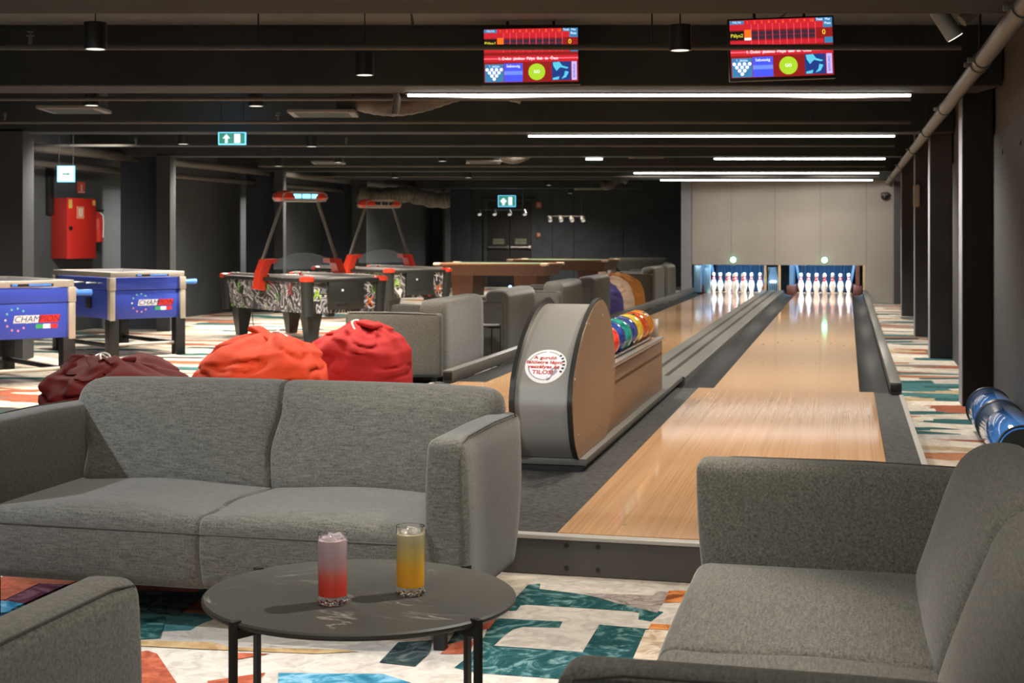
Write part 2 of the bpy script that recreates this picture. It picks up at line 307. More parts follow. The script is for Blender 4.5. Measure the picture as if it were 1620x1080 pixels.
# ------------------------------------------------------------------ mesh helpers
class G:
    def __init__(s): s.bm = bmesh.new()
    def _mi(s, n0, mi):
        s.bm.faces.ensure_lookup_table()
        for f in s.bm.faces[n0:]: f.material_index = mi
    def box(s, x0, x1, y0, y1, z0, z1, bev=0.0, mi=0, seg=2, T=None):
        n0 = len(s.bm.faces)
        t = bmesh.new(); bmesh.ops.create_cube(t, size=1)
        for v in t.verts: v.co = Vector(((x0 + x1) / 2 + v.co.x * (x1 - x0), (y0 + y1) / 2 + v.co.y * (y1 - y0), (z0 + z1) / 2 + v.co.z * (z1 - z0)))
        if bev: bmesh.ops.bevel(t, geom=list(t.edges), offset=bev, segments=seg, profile=0.5, affect='EDGES')
        s.add(t, T, mi); return s
    def add(s, t, T=None, mi=0):
        n0 = len(s.bm.faces)
        if T is not None: bmesh.ops.transform(t, matrix=T, verts=t.verts)
        me = bpy.data.meshes.new('tmp'); t.to_mesh(me); t.free(); s.bm.from_mesh(me); bpy.data.meshes.remove(me)
        s._mi(n0, mi)
    def grid(s, rows, closed=False, capa=False, capb=False, mi=0):
        """rows of points -> quads; closed wraps each row"""
        n0 = len(s.bm.faces)
        V = [[s.bm.verts.new(p) for p in r] for r in rows]
        m = len(rows[0])
        for i in range(len(V) - 1):
            for j in range(m if closed else m - 1):
                k = (j + 1) % m
                try: s.bm.faces.new((V[i][j], V[i][k], V[i + 1][k], V[i + 1][j]))
                except ValueError: pass
        if capa: s.bm.faces.new(list(reversed(V[0])))
        if capb: s.bm.faces.new(V[-1])
        s._mi(n0, mi); return s
    def cyl(s, p0, p1, r0, r1=None, seg=20, mi=0):
        r1 = r0 if r1 is None else r1
        p0, p1 = Vector(p0), Vector(p1); d = (p1 - p0).normalized()
        a = d.orthogonal().normalized(); b = d.cross(a)
        ring = lambda p, r: [p + a * (r * cos(2 * pi * k / seg)) + b * (r * sin(2 * pi * k / seg)) for k in range(seg)]
        return s.grid([ring(p0, r0), ring(p1, r1)], True, True, True, mi)
    def tube(s, pts, r, seg=8, mi=0, closed=False):
        pts = [Vector(p) for p in pts]; n = len(pts); rows = []
        up = None
        for i in range(n):
            if closed: d = (pts[(i + 1) % n] - pts[i - 1]).normalized()
            else: d = (pts[min(i + 1, n - 1)] - pts[max(i - 1, 0)]).normalized()
            if up is None: a = d.orthogonal().normalized()
            else:
                a = (up - d * up.dot(d))
                a = a.normalized() if a.length > 1e-6 else d.orthogonal().normalized()
            up = a; b = d.cross(a)
            rr = r[i] if isinstance(r, (list, tuple)) else r
            rows.append([pts[i] + a * (rr * cos(2 * pi * k / seg)) + b * (rr * sin(2 * pi * k / seg)) for k in range(seg)])
        if closed: rows.append(rows[0]); return s.grid(rows, True, False, False, mi)
        return s.grid(rows, True, True, True, mi)
    def lathe(s, prof, c=(0, 0, 0), seg=32, mi=0, capa=True, capb=True, f=None):
        rows = []
        for r, z in prof:
            rows.append([Vector((c[0] + r * cos(2 * pi * k / seg), c[1] + r * sin(2 * pi * k / seg), c[2] + z)) for k in range(seg)])
        return s.grid(rows, True, capa, capb, mi)
    def prism(s, pts, ax, a0, a1, mi=0):
        """polygon pts in the plane across axis ax ('x','y','z'), extruded from a0 to a1"""
        def P(p, a): return {'x': (a, p[0], p[1]), 'y': (p[0], a, p[1]), 'z': (p[0], p[1], a)}[ax]
        return s.grid([[P(p, a0) for p in pts], [P(p, a1) for p in pts]], True, True, True, mi)
    def sphere(s, c, r, u=24, v=16, mi=0):
        t = bmesh.new(); bmesh.ops.create_uvsphere(t, u_segments=u, v_segments=v, radius=r)
        s.add(t, Matrix.Translation(c), mi); return s
    def poly(s, pts, mi=0):
        n0 = len(s.bm.faces); s.bm.faces.new([s.bm.verts.new(p) for p in pts]); s._mi(n0, mi); return s
    def text(s, body, size, T, mi=0, ext=0.0, align='CENTER', shear=0.0, sx=1.0, bold=0.0):
        cu = bpy.data.curves.new('txt', 'FONT'); cu.body = body; cu.size = size; cu.align_x = align; cu.align_y = 'CENTER'
        cu.extrude = ext; cu.shear = shear; cu.offset = bold; cu.resolution_u = 3
        ob = bpy.data.objects.new('txt', cu); COL.objects.link(ob)
        dg = bpy.context.evaluated_depsgraph_get(); me = bpy.data.meshes.new_from_object(ob.evaluated_get(dg))
        bpy.data.objects.remove(ob); bpy.data.curves.remove(cu)
        t = bmesh.new(); t.from_mesh(me); bpy.data.meshes.remove(me)
        if sx != 1.0: bmesh.ops.scale(t, vec=(sx, 1, 1), verts=t.verts)
        s.add(t, T, mi); return s

def obj(name, g, m, parent=None, smooth=True, loc=None, rotz=0.0, angle=38):
    me = bpy.data.meshes.new(name)
    bmesh.ops.recalc_face_normals(g.bm, faces=g.bm.faces) if smooth != 'keep' else None
    g.bm.to_mesh(me); g.bm.free()
    for x in (m if isinstance(m, (list, tuple)) else [m]): me.materials.append(x)
    if smooth:
        for p in me.polygons: p.use_smooth = True
        me.set_sharp_from_angle(angle=radians(angle))
    o = bpy.data.objects.new(name, me); COL.objects.link(o)
    if parent: o.parent = parent
    if loc is not None: o.location = loc
    o.rotation_euler.z = rotz
    return o
def tag(o, label, cat, group=None):
    o['label'] = label; o['category'] = cat
    if group: o['group'] = group
    return o
def thing(name, label, cat, loc=(0, 0, 0), rotz=0.0, group=None):
    o = bpy.data.objects.new(name, None); COL.objects.link(o); o.location = loc; o.rotation_euler = (0, 0, rotz); o.empty_display_size = 0.1
    return tag(o, label, cat, group)
def struct(name, g, m, smooth=False, **k):
    o = obj(name, g, m, None, smooth, **k); o['kind'] = 'structure'; return o
def dup(root, loc, rotz, label, group=None):
    def cp(o, par):
        c = o.copy(); COL.objects.link(c); c.parent = par
        for ch in kids.get(o, []): cp(ch, c)
        return c
    kids = {}
    for o in bpy.data.objects:
        if o.parent: kids.setdefault(o.parent, []).append(o)
    r = cp(root, None); r.location = loc; r.rotation_euler = (0, 0, rotz); r['label'] = label
    if group: r['group'] = group
    return r
def frame(u, v, z=0): x, y = xy(u, v); return (x, y, z)
LR = -TH                                   # lane axis: local x across, local y down the lane

# ------------------------------------------------------------------ the setting
XL, XR, Y0, Y1 = -14.0, 11.5, -1.5, 37.0
PATCH=[
('teal',[(-1.13,5.327),(-1.089,5.355),(-1.076,5.275),(-0.908,5.237),(-0.602,5.058),(-0.628,4.923),(-0.672,4.939),(-0.68,5.023),(-0.707,5.039),(-1.073,5.038),(-1.091,5.021),(-1.09,4.95),(-1.131,4.933)]),
('grey',[(-0.911,5.253),(-0.666,5.285),(-0.659,5.352),(-0.614,5.347),(-0.622,5.044),(-0.781,5.145)]),
('orange',[(-0.62,5.369),(-0.558,5.385),(-0.554,5.205),(-0.617,5.188)]),
('teal',[(-1.141,4.76),(-1.129,4.833),(-1.059,4.837),(-0.911,4.848),(-0.906,4.768),(-1.025,4.75),(-1.048,4.709),(-1.059,4.635),(-1.064,4.508),(-0.785,4.509),(-0.787,4.84),(-0.622,4.829),(-0.624,4.401),(-0.684,4.341),(-0.701,4.219),(-1.048,4.213),(-1.124,4.247),(-1.112,4.364),(-1.118,4.607)]),
('tan',[(-0.631,4.814),(-0.526,4.815),(-0.509,4.432),(-0.624,4.401)]),
('orange',[(-0.624,4.896),(-0.535,4.898),(-0.534,4.834),(-0.625,4.826)]),
('rust',[(-1.203,4.533),(-1.132,4.552),(-1.12,4.397),(-1.201,4.375)]),
('rust',[(-1.19,4.671),(-1.184,4.762),(-1.132,4.86),(-1.124,4.689)]),
('blue',[(-1.607,4.065),(-1.307,4.134),(-1.198,4.068),(-1.57,3.97)]),
('dark',[(-1.222,4.631),(-1.146,4.665),(-1.138,4.576),(-1.21,4.482)]),
('dark',[(-1.363,4.466),(-1.267,4.516),(-1.235,4.378),(-1.238,4.228),(-1.354,4.242)]),
('dark',[(-2.514,4.879),(-2.218,4.908),(-2.175,4.6),(-2.373,4.605)]),  # shade under the sofa put into the carpet colour
('dteal',[(-2.308,4.48),(-2.216,4.589),(-2.108,4.32),(-2.2,4.27)]),
('rust',[(-2.128,4.131),(-2.082,4.179),(-2.038,4.155),(-1.849,3.896),(-1.988,3.859)]),
('ochre',[(-2.2,4.27),(-1.933,4.316),(-1.845,4.277),(-1.509,4.342),(-1.45,4.335),(-1.568,4.278),(-1.898,4.239),(-2.172,4.216)]),
('rust',[(-1.831,4.221),(-1.705,4.242),(-1.784,4.152)]),
('rust',[(-1.773,3.937),(-1.643,4.056),(-1.628,3.954),(-1.764,3.918)]),
('rust',[(-3.216,4.898),(-2.869,4.892),(-2.855,4.629),(-3.012,4.588)]),
('maroon',[(-2.862,4.881),(-2.67,4.904),(-2.588,4.563),(-2.689,4.537),(-2.85,4.615)]),
('blue',[(-2.932,4.593),(-2.833,4.619),(-2.762,4.598),(-2.696,4.535),(-2.658,4.36),(-2.721,4.262)]),
]
CM = {'cream': swirl('carpet_cream', (0.37, 0.34, 0.30), (0.45, 0.41, 0.365), (0.52, 0.48, 0.43), 12, 1.5),
      'teal': swirl('carpet_teal', (0.012, 0.046, 0.050), (0.020, 0.080, 0.085), (0.15, 0.26, 0.255), 5, 4.0, 0.36, 0.66),
      'grey': swirl('carpet_grey', (0.14, 0.11, 0.10), (0.26, 0.22, 0.20), (0.34, 0.30, 0.27), 14, 3),
      'orange': swirl('carpet_orange', (0.16, 0.05, 0.02), (0.45, 0.15, 0.04), (0.55, 0.24, 0.08), 12, 1),
      'tan': swirl('carpet_tan', (0.38, 0.27, 0.17), (0.55, 0.45, 0.34), (0.62, 0.54, 0.44), 10, 2),
      'rust': swirl('carpet_rust', (0.24, 0.06, 0.035), (0.34, 0.085, 0.045), (0.42, 0.13, 0.075), 16, 1),
      'blue': swirl('carpet_blue', (0.02, 0.12, 0.20), (0.05, 0.22, 0.33), (0.20, 0.38, 0.50), 8, 2),
      'dark': swirl('carpet_dark', (0.02, 0.03, 0.03), (0.03, 0.05, 0.05), (0.10, 0.12, 0.12), 10, 2),
      'dteal': swirl('carpet_dark_teal', (0.01, 0.04, 0.04), (0.02, 0.08, 0.075), (0.08, 0.17, 0.16), 9, 2),
      'ochre': swirl('carpet_ochre', (0.28, 0.18, 0.08), (0.38, 0.25, 0.12), (0.45, 0.33, 0.18), 12, 1),
      'maroon': swirl('carpet_maroon', (0.07, 0.02, 0.03), (0.10, 0.035, 0.05), (0.17, 0.08, 0.10), 8, 2)}
ck = list(CM)
g = G(); g.poly([(XL, Y0, 0), (XR, Y0, 0), (XR, Y1, 0), (XL, Y1, 0)])
def fl(u, v, z): x, y = xy(u, v); return (x, y, z)
g.poly([fl(*p, 0.0006) for p in ((-2.0, 3.86), (-0.30, 3.86), (-0.30, 5.45), (-1.14, 5.45), (-1.14, 4.55), (-2.0, 4.2))], 1 + ck.index('cream'))
for i, (n, pts) in enumerate(PATCH): g.poly([fl(u, v, 0.0012 + i * 0.00012) for u, v in pts], 1 + ck.index(n))
bmesh.ops.triangulate(g.bm, faces=g.bm.faces[:])
struct('floor', g, [M['carpet']] + [CM[k] for k in ck], smooth=False)
g = G(); g.box(XL, XR, Y0, Y1 + .2, 2.76, 2.96); struct('ceiling', g, M['ceil'])
for i, x in enumerate((-3.4, -.3, 2.2)):
    g = G(); g.box(x, x + .012, 6.9, 10.4, 2.752, 2.7602); struct('trim_%d' % (i + 1), g, M['black'])
g = G(); g.box(XL, 9.0, Y1, Y1 + .2, 0, 2.8); struct('wall_back', g, M['blackwall'])
# right wall: taupe above, grey board panel below
g = G(); g.box(1.07, 1.27, -1.0, 38, 0, 2.78); struct('wall_right', g, M['walltaupe'], loc=(0, 0, 0), rotz=LR)
g = G()
g.box(1.052, 1.0695, 2.0, 29.5, 0.0, 2.02)
struct('wall_panel', g, M['panelgrey'], rotz=LR)
for (v, z, lab) in ((11.0, 1.86, 'left one of the two black bolts high in the right wall panel'), (9.9, 1.86, 'right one of the two black bolts high in the right wall panel')):
    g = G(); g.cyl((1.053, v, z), (1.046, v, z), 0.018, seg=12); tag(obj('wall_bolt', g, M['black'], rotz=LR),
        lab, 'bolt', 'bolts in the right wall panel')
g = G(); g.box(-10.2, -10.0, 2, 37.0, 0, 2.78); struct('wall_left', g, M['wallgrey'], rotz=LR)
# right columns (lane-side edge painted paler for side light, dark front)
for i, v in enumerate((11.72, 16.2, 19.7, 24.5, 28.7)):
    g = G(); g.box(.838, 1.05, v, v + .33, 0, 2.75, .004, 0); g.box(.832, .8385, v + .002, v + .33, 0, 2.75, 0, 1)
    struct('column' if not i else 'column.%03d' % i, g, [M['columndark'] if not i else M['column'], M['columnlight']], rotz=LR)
# left piers under the beam ends
for i, (x0, x1, y) in enumerate(((-4.86, -4.41, 15.15), (-3.98, -3.80, 19.8), (-2.98, -2.83, 24.45), (-2.0, -1.72, 28.8), (-.22, -.10, 33.0))):
    g = G(); g.box(x0, x1, y, y + .4, 0, 2.36); struct('pier' if not i else 'pier.%03d' % i, g, M['pier'])
blue_lit_wall = mat('blue_lit_grey_paint', (0.030, 0.036, 0.048), 0.85)  # blue light of the exit sign put into the wall colour
for i, (x0, x1, y) in enumerate(((-4.55, -3.98, 20.2), (-3.5, -2.98, 24.85), (-3.0, -2.0, 29.2), (-.3, .38, 36.2))):
    g = G(); g.box(x0, x1, y, y + .5, 0, 2.76); struct('wall_return' if not i else 'wall_return.%03d' % i, g, blue_lit_wall)
# ceiling beams, parallel to the picture plane as in the photo
BEAMS = [(6.55, 7.05), (10.46, 11.0), (15.15, 15.5), (19.8, 20.1), (24.4, 24.7), (27.85, 28.15), (33.3, 33.6)]
for i, (a, b) in enumerate(BEAMS):
    xr = min(a * .2638 + 1.10, 4.2 if a > 30 else 99)
    g = G(); g.box(XL + 2, xr, a, b, 2.33, 2.765, .012); struct('ceiling_beam' if not i else 'ceiling_beam.%03d' % i, g, M['beam'])

# raised lane platform
g = G(); g.box(-3.07, .375, 5.52, 11.06, 0, .1495); struct('lane_platform', g, M['rubber'], rotz=LR)
g = G(); g.box(-3.07, .375, 5.505, 5.52, .003, .135)
for u in (-1.02, -.9, -.35, -.2, -1.9, -2.6):
    for z in (.03, .115): g.cyl((u, 5.506, z), (u, 5.5015, z), .009, seg=10, mi=1)
struct('platform_fascia', g, [M['fascia'], M['black']], rotz=LR)
g = G(); g.box(-3.07, .375, 5.492, 5.545, .136, .1525, .003); struct('trim_4', g, M['trim'], rotz=LR)
g = G(); g.box(.355, .385, 5.545, 10.95, .142, .1545, .002); struct('trim_5', g, M['trim'], rotz=LR)
g = G(); g.box(-3.08, -3.05, 5.545, 10.95, .142, .1545, .002); struct('trim_6', g, M['trim'], rotz=LR)
# lane bed under lanes and gutters
g = G(); g.box(-3.0, .375, 11.06, 33.0, 0, .07); struct('lane_foundation', g, M['rubber'], rotz=LR)

# ------------------------------------------------------------------ lanes
LANES = [('right', -.952, .087, -1.06, .187, 'nearer right-hand bowling lane of pale wood with approach boards in front'),
         ('left', -2.68, -1.64, -2.90, -1.60, 'left bowling lane of pale wood running behind the ball return')]
def gutter(u0, u1):
    g = G(); n = 12; rows = []
    for v in (11.06, 29.74):
        r = []
        for k in range(n + 1):
            t = k / n; r.append((u0 + (u1 - u0) * t, v, .150 - .045 * sin(pi * t) ** .8))
        r += [(u1, v, .075), (u0, v, .075)]
        rows.append(r)
    g.grid(rows, True, True, True); return g
for key, a, b, aa, ab, lab in LANES:
    t = thing('bowling_lane', lab, 'bowling lane', (0, 0, 0), LR)
    g = G(); g.box(a, b, 11.062, 30.35, .075, .153, .0015)
    for k in range(7):
        u = (a + b) / 2 + (k - 3) * .135; v = 16.6 - abs(k - 3) * .30
        g.prism([(u - .012, v - .07), (u + .012, v - .07), (u, v + .07)], 'z', .1531, .1534, 1)
    for k in range(8):
        u = a + .12 + k * (b - a - .24) / 7; g.cyl((u, 13.4, .1531), (u, 13.4, .1534), .010, seg=8, mi=1)
    obj('lane_boards', g, [M['lane'], mat('lane_marks', (0.10, 0.055, 0.03), 0.5)], t, smooth=False)
    g = G(); g.box(aa, ab, 5.546, 11.055, .1496, .156, .0015)
    for v in (5.75, 7.3):
        for k in range(5): u = (aa + ab) / 2 + (k - 2) * .2; g.cyl((u, v, .1561), (u, v, .1564), .008, seg=8, mi=1)
    obj('approach_boards', g, [M['approach'], mat('dot_brown', (0.10, 0.05, 0.025), 0.5)], t, smooth=False)
    gl = gutter(a - .235, a - .002); obj('gutter', gl, M['gutter'], t)
    if key == 'right': obj('gutter', gutter(b + .002, b + .205), M['gutter'], t)
    else: obj('gutter', gutter(b + .002, b + .03), M['gutter'], t)

# outer kerbs
def kerb(u0, u1, z1, lab):
    t = thing('lane_kerb', lab, 'kerb', (0, 0, 0), LR)
    g = G(); g.box(u0, u1, 10.98, 29.5, .155, z1, .005); obj('kerb_rail', g, M['kerb'], t)
    g = G(); g.box(u0 + .004, u1 - .004, 10.972, 10.99, .17, z1 - .012, .002); g.box(u0 + .01, u1 - .01, 10.99, 11.07, .07, .16); obj('end_cap', g, M['black'], t)
kerb(.295, .375, .235, 'long grey metal kerb beside the right lane next to the wall')
kerb(-2.995, -2.916, .245, 'long grey metal kerb along the left lane in front of the sofas')
# divider with ball tracks
t = thing('lane_divider', 'long grey ribbed ball-track capping between the two lanes', 'lane divider', (0, 0, 0), LR)
g = G(); prof = [(-1.605, .07), (-1.605, .20), (-1.595, .207), (-1.49, .207), (-1.482, .165), (-1.458, .165), (-1.45, .207), (-1.355, .207), (-1.347, .165), (-1.323, .165), (-1.315, .207), (-1.20, .207), (-1.19, .20), (-1.19, .07)]
g.prism(prof, 'y', 11.35, 29.6); obj('capping', g, M['capping'], t, angle=20)
# ------------------------------------------------------------------ pin end
VM = 29.6
def wall_end():
    g = G()
    zb = .70
    g.box(-2.97, 1.06, VM, VM + .1, zb, 2.36)                           # mask above the pits
    g.box(.33, 1.06, VM, VM + .1, 0, zb)                               # right of the lanes down to the floor
    for u in (-2.2, -1.36, -.5, .36): g.box(u - .004, u + .004, VM - .004, VM, zb, 2.36, 0, 1)
    struct('wall_end', g, [M['mask'], mat('mask_joint', (0.16, 0.145, 0.125), 0.7)], rotz=LR)
wall_end()
g = G(); g.box(-3.17, -2.97, VM - .08, VM + .3, 0, 2.5); struct('column.005', g, M['columnlight'], rotz=LR)
g = G()
g.box(-2.97, .42, 33.1, 33.2, .07, 1.6); g.box(-2.97, .42, VM + .1, 33.2, 1.0, 1.1); g.box(-2.99, -2.93, VM + .1, 33.2, .07, 1.1); g.box(.36, .42, VM + .1, 33.2, .07, 1.1)
struct('pit_back', g, M['blackwall'], rotz=LR)
def pit(a, b, which):
    g = G(); rows = []
    for z in (.10, .95):
        rows.append([(a - .02 + (b - a + .04) * k / 80, 31.9 + .03 * sin(k * 1.35) + (.35 - .35 * z), z) for k in range(81)])
    g.grid(rows); struct('pit_curtain', g, M['pitblue'], smooth=True, rotz=LR)
    for s, uu, wd in ((-1, a - .20, .17), (1, b + .03, .17 if which == 'right' else .075)):
        side = 'left' if s < 0 else 'right'
        t = thing('kickback_board', f'upright board with low orange foot on the {side} side of the {which} pin pit', 'kickback', frame(uu, 30.0, .07), LR, 'boards beside the pins')
        g = G(); g.box(wd * .3, wd * .7, .02, 1.45, .22, .93); obj('board_panel', g, M['pitcurtain'] if which == 'left' or s < 0 else M['pitorange'], t)
        g = G(); g.box(0, wd, 0, 1.35, 0, .22, .01); obj('board_foot', g, M['pitorange'], t)
        x = wd + .02 if s < 0 else -.02
        g = G(); g.prism([(x, .23), (x + s * .12, .91), (x + s * .07, .91), (x - s * .05, .23)], 'y', 1.32, 1.36); obj('sweep_arm', g, M['pitblue'], t)
pit(-.952, .087, 'right'); pit(-2.68, -1.64, 'left')
for (u, lab) in ((-1.545, 'left'), (-1.275, 'right')):
    g = G(); g.box(u - .022, u + .022, VM + .02, VM + .09, .15, .705, .004)
    tag(obj('cream_post', g, M['postcream'], rotz=LR), f'cream upright post on the {lab} of the dark ball-return opening', 'post')
g = G(); g.box(.298, .335, VM - .01, VM + .09, .14, .705, .004); tag(obj('cream_post', g, M['postcream'], rotz=LR), 'cream upright post at the right edge of the right pin pit', 'post')
# left side pillars of the left pit
for k, (u, wd) in enumerate(((-2.93, .14), (-2.74, .12))):
    g = G(); g.box(u, u + wd, VM + .03 + .13 * k, VM + .15 + .13 * k, .15, .72, .01)
    tag(obj('pit_pillar', g, M['pitblue'], rotz=LR), ('blue-grey pillar at the outer left end of the left pin pit', 'pale grey-blue pillar between the left pin pit and its outer pillar')[k], 'pillar')
# return mouth: bright lamp and grille in the tunnel
t = thing('ball_return_mouth', 'dark tunnel mouth with bright lamp between the two pin pits', 'ball tunnel', frame(-1.41, 29.95, .15), LR)
g = G(); g.box(-.11, .11, 0.1, .16, .0, .5, .01); obj('tunnel_back', g, M['black'], t)
g = G(); g.prism([(-.11, .16), (.11, .16), (.05, .5), (-.05, .5)], 'y', .05, .1); obj('flap', g, M['pitcurtain'], t)
g = G(); g.lathe([(.0, -.02), (.055, -.02), (.065, 0), (.05, .015), (0, .02)], (0, 0, .215), 20, 0, False, False); obj('lamp_bulb', g, glow('white_lamp', (0.85, 1, 1), 6), t)
g = G()
for k in range(5): g.box(-.09 + k * .04, -.075 + k * .04, 0, .03, 0, .17)
obj('grille', g, M['pitblue'], t)
for u, lab in ((-2.16, 'left'), (-.42, 'right')):
    t = thing('signal_lamp', f'small glowing green lamp on the grey board above the {lab} pins', 'lamp', frame(u, VM, .80), LR)
    g = G(); g.lathe([(0.0, 0), (.055, 0), (.055, -.02)], (0, 0, 0), 20); g.bm.transform(Matrix.Rotation(pi / 2, 4, 'X')) if False else None
    t2 = G(); t2.cyl((0, 0, 0), (0, -.02, 0), .06, seg=20); obj('lamp_housing', t2, M['black'], t)
    t3 = G(); t3.sphere((0, -.02, 0), .055, 16, 10); obj('lamp_lens', t3, M['greenlamp'], t); g.bm.free()

# pins
pin_prof = [(.0, 0), (.026, 0), (.029, .004), (.034, .03), (.046, .07), (.0575, .115), (.060, .14), (.056, .165), (.045, .20), (.033, .235), (.025, .262), (.023, .28), (.0245, .30), (.029, .32), (.0322, .342), (.030, .362), (.022, .376), (.010, .3805), (0, .381)]
PX = .305 / 2
pg = G(); pg.lathe(pin_prof, (0, 0, 0), 20, 0, False, False)
pin_root = thing('bowling_pin', 'x', 'bowling pin', (0, 0, 0))
pbody = obj('pin_body', pg, M['pin'], pin_root, angle=60)
pg = G(); pg.lathe([(.0335, .238), (.0262, .262), (.0242, .272)], (0, 0, 0), 20, 0, False, False); pg.lathe([(.0242, .288), (.0262, .302), (.0295, .316)], (0, 0, 0), 20, 0, False, False)
obj('red_stripes', pg, M['pinred'], pin_root, angle=60)
ordn = ['front pin', 'left pin of the second row', 'right pin of the second row', 'left pin of the third row', 'middle pin of the third row', 'right pin of the third row', 'far left pin of the back row', 'second back-row pin from the left', 'third back-row pin from the left', 'far right pin of the back row']
first = True
for lane, c in (('right', -.425), ('left', -2.13)):
    n = 0
    for r in range(4):
        for k in range(r + 1):
            u = c + (k - r / 2) * .305; v = 29.35 + r * .264
            lab = f'{ordn[n]} in the white pin triangle on the {lane} lane'
            loc = frame(u, v, .153)
            if first: pin_root.location = loc; pin_root['label'] = lab; pin_root['group'] = 'bowling pins'; first = False
            else: dup(pin_root, loc, 0, lab, 'bowling pins')
            n += 1
for c in (-.43, -2.12):
    x, y = xy(c, 29.78); area(x, y, .95, .95, .2, 45, (radians(-8), 0, LR), (0.72, 0.88, 1.0))
    x, y = xy(c, 31.0); area(x, y, .97, .95, .3, 26, (0, 0, LR), (0.45, 0.7, 1.0))
    x, y = xy(c, 29.5)

# ------------------------------------------------------------------ ball return
t = thing('ball_return', 'grey ball-return machine with rounded hood standing between the lanes', 'ball return', frame(-1.39, 7.0, .1496), LR)
o_u, o_v, o_z = -1.39, 7.0, .1496
def rel(v, z): return (v - o_v, z - o_z)
HOOD = [(6.989, 0.215), (6.888, 0.306), (6.838, 0.431), (6.83, 0.52), (6.888, 0.633), (7.059, 0.769), (7.275, 0.873), (7.465, 0.931), (7.62, .952), (7.76, 0.945), (7.918, 0.885), (8.074, 0.766), (8.150, 0.624), (8.135, 0.455), (8.02, 0.315), (7.85, 0.215)]
def smooth_loop(pts, n=6):
    out = []; m = len(pts)
    for i in range(m - 1):
        p0 = pts[max(i - 1, 0)]; p1 = pts[i]; p2 = pts[i + 1]; p3 = pts[min(i + 2, m - 1)]
        for k in range(n):
            q = k / n
            out.append(tuple(.5 * (2 * b + (c - a) * q + (2 * a - 5 * b + 4 * c - d) * q * q + (3 * b - a - 3 * c + d) * q ** 3) for a, b, c, d in zip(p0, p1, p2, p3)))
    out.append(pts[-1]); return out
HP = smooth_loop([rel(*p) for p in HOOD], 5)
cxm = sum(p[0] for p in HP) / len(HP); czm = sum(p[1] for p in HP) / len(HP)
shr = lambda pts, s: [(cxm + (p[0] - cxm) * s, .066 + (p[1] - .066) * s) for p in pts]
g = G(); g.prism(shr(HP, .955), 'x', -.128, .128); obj('hood', g, M['hood'], t, angle=30)
for s in (-1, 1):
    g = G(); a, b = (.128, .150) if s > 0 else (-.150, -.128)
    g.prism(HP, 'x', a, b); sd = obj('side_disc', g, M['edge'], t, angle=30)
    g = G(); xx = .1501 if s > 0 else -.1501
    g.prism(shr(HP, .985), 'x', xx, xx + s * .003); obj('face_plate', g, M['side'], sd, angle=30)
    g = G()
    for (v, z) in ((6.98, .33), (6.90, .60), (7.28, .84), (7.72, .86), (7.50, .30)):
        p = rel(v, z); g.cyl((xx + s * .002, *p), (xx + s * .006, *p), .007, seg=10)
    obj('bolt', g, M['alu'], sd)
g = G()
hx = .142
for a, b in ((-hx, -hx + .02), (hx - .02, hx)): g.box(a, b, 7.86 - o_v, 10.39 - o_v, .06, .405, .003)
g.box(-hx, hx, 10.37 - o_v, 10.39 - o_v, .06, .405, .003); g.box(-hx, hx, 7.86 - o_v, 10.38 - o_v, .30, .32)
obj('hopper', g, M['side'], t)
for s in (-1, 1):
    g = G(); g.box(s * .132 - .022, s * .132 + .022, 8.02 - o_v, 10.40 - o_v, .402, .425, .004); obj('hopper_rim', g, M['alu'], t)
    g = G(); g.cyl((s * .062, 8.1 - o_v, .41), (s * .062, 10.36 - o_v, .41), .010, seg=10); obj('ball_rail', g, M['alu'], t)
g = G(); g.box(.06, .125, 10.352 - o_v, 10.372 - o_v, .42, .55, .004); g.box(-.125, -.06, 10.352 - o_v, 10.372 - o_v, .42, .55, .004); obj('end_stop', g, M['alu'], t)
g = G(); g.box(-.19, .185, .02, 4.33, .028, .062, .004); obj('base_plate', g, M['kerb'], t)
g = G(); g.box(-.175, .165, .035, 4.33, 0.0008, .028); obj('base_plinth', g, M['black'], t)
# sticker on the hood front, follows the curve
pf = shr(HP, .955); pf = [p for p in pf if p[0] < cxm]
def hood_at(z):
    for i in range(len(pf) - 1):
        (v0, z0), (v1, z1) = pf[i], pf[i + 1]
        if z0 <= z <= z1 and z1 > z0: return v0 + (v1 - v0) * (z - z0) / (z1 - z0)
    return pf[0][0]
ZS = .66 - o_z; RX, RZ = .100, .110
arc = [0.0]
def onhood(x, s, off):
    """s: distance along the hood surface from the sticker centre"""
    z = ZS; n = 24; ds = s / n
    for k in range(n):
        e = .004; sl = (hood_at(z + e) - hood_at(z - e)) / (2 * e); z += ds / sqrt(1 + sl * sl)
    e = .004; sl = (hood_at(z + e) - hood_at(z - e)) / (2 * e); nn = Vector((0, -1, sl)).normalized()
    return Vector((x, hood_at(z), z)) + nn * off
def disc(rx, rz, off, rings=8, seg=48):
    g = G(); rows = []
    for i in range(rings + 1):
        q = max(i / rings, .001); rows.append([onhood(rx * q * cos(2 * pi * k / seg), rz * q * sin(2 * pi * k / seg), off) for k in range(seg)])
    g.grid(rows, True); return g
st = obj('warning_sticker', disc(RX, RZ, .0012), M['stickerrim'], t); st['label'] = 'round white warning sticker with red text'
obj('sticker_centre', disc(RX * .84, RZ * .84, .0018), M['sticker'], st)
def sticker_text(body, size, cx, cz, m, name, rot=0.0, sx=1.0):
    g = G(); g.text(body, size, Matrix.Translation((cx, cz, 0)) @ Matrix.Rotation(rot, 4, 'Z'), sx=sx, bold=.0009)
    for v in g.bm.verts: v.co = onhood(v.co.x, v.co.y, .0026)
    return obj(name, g, m, st, smooth=False)
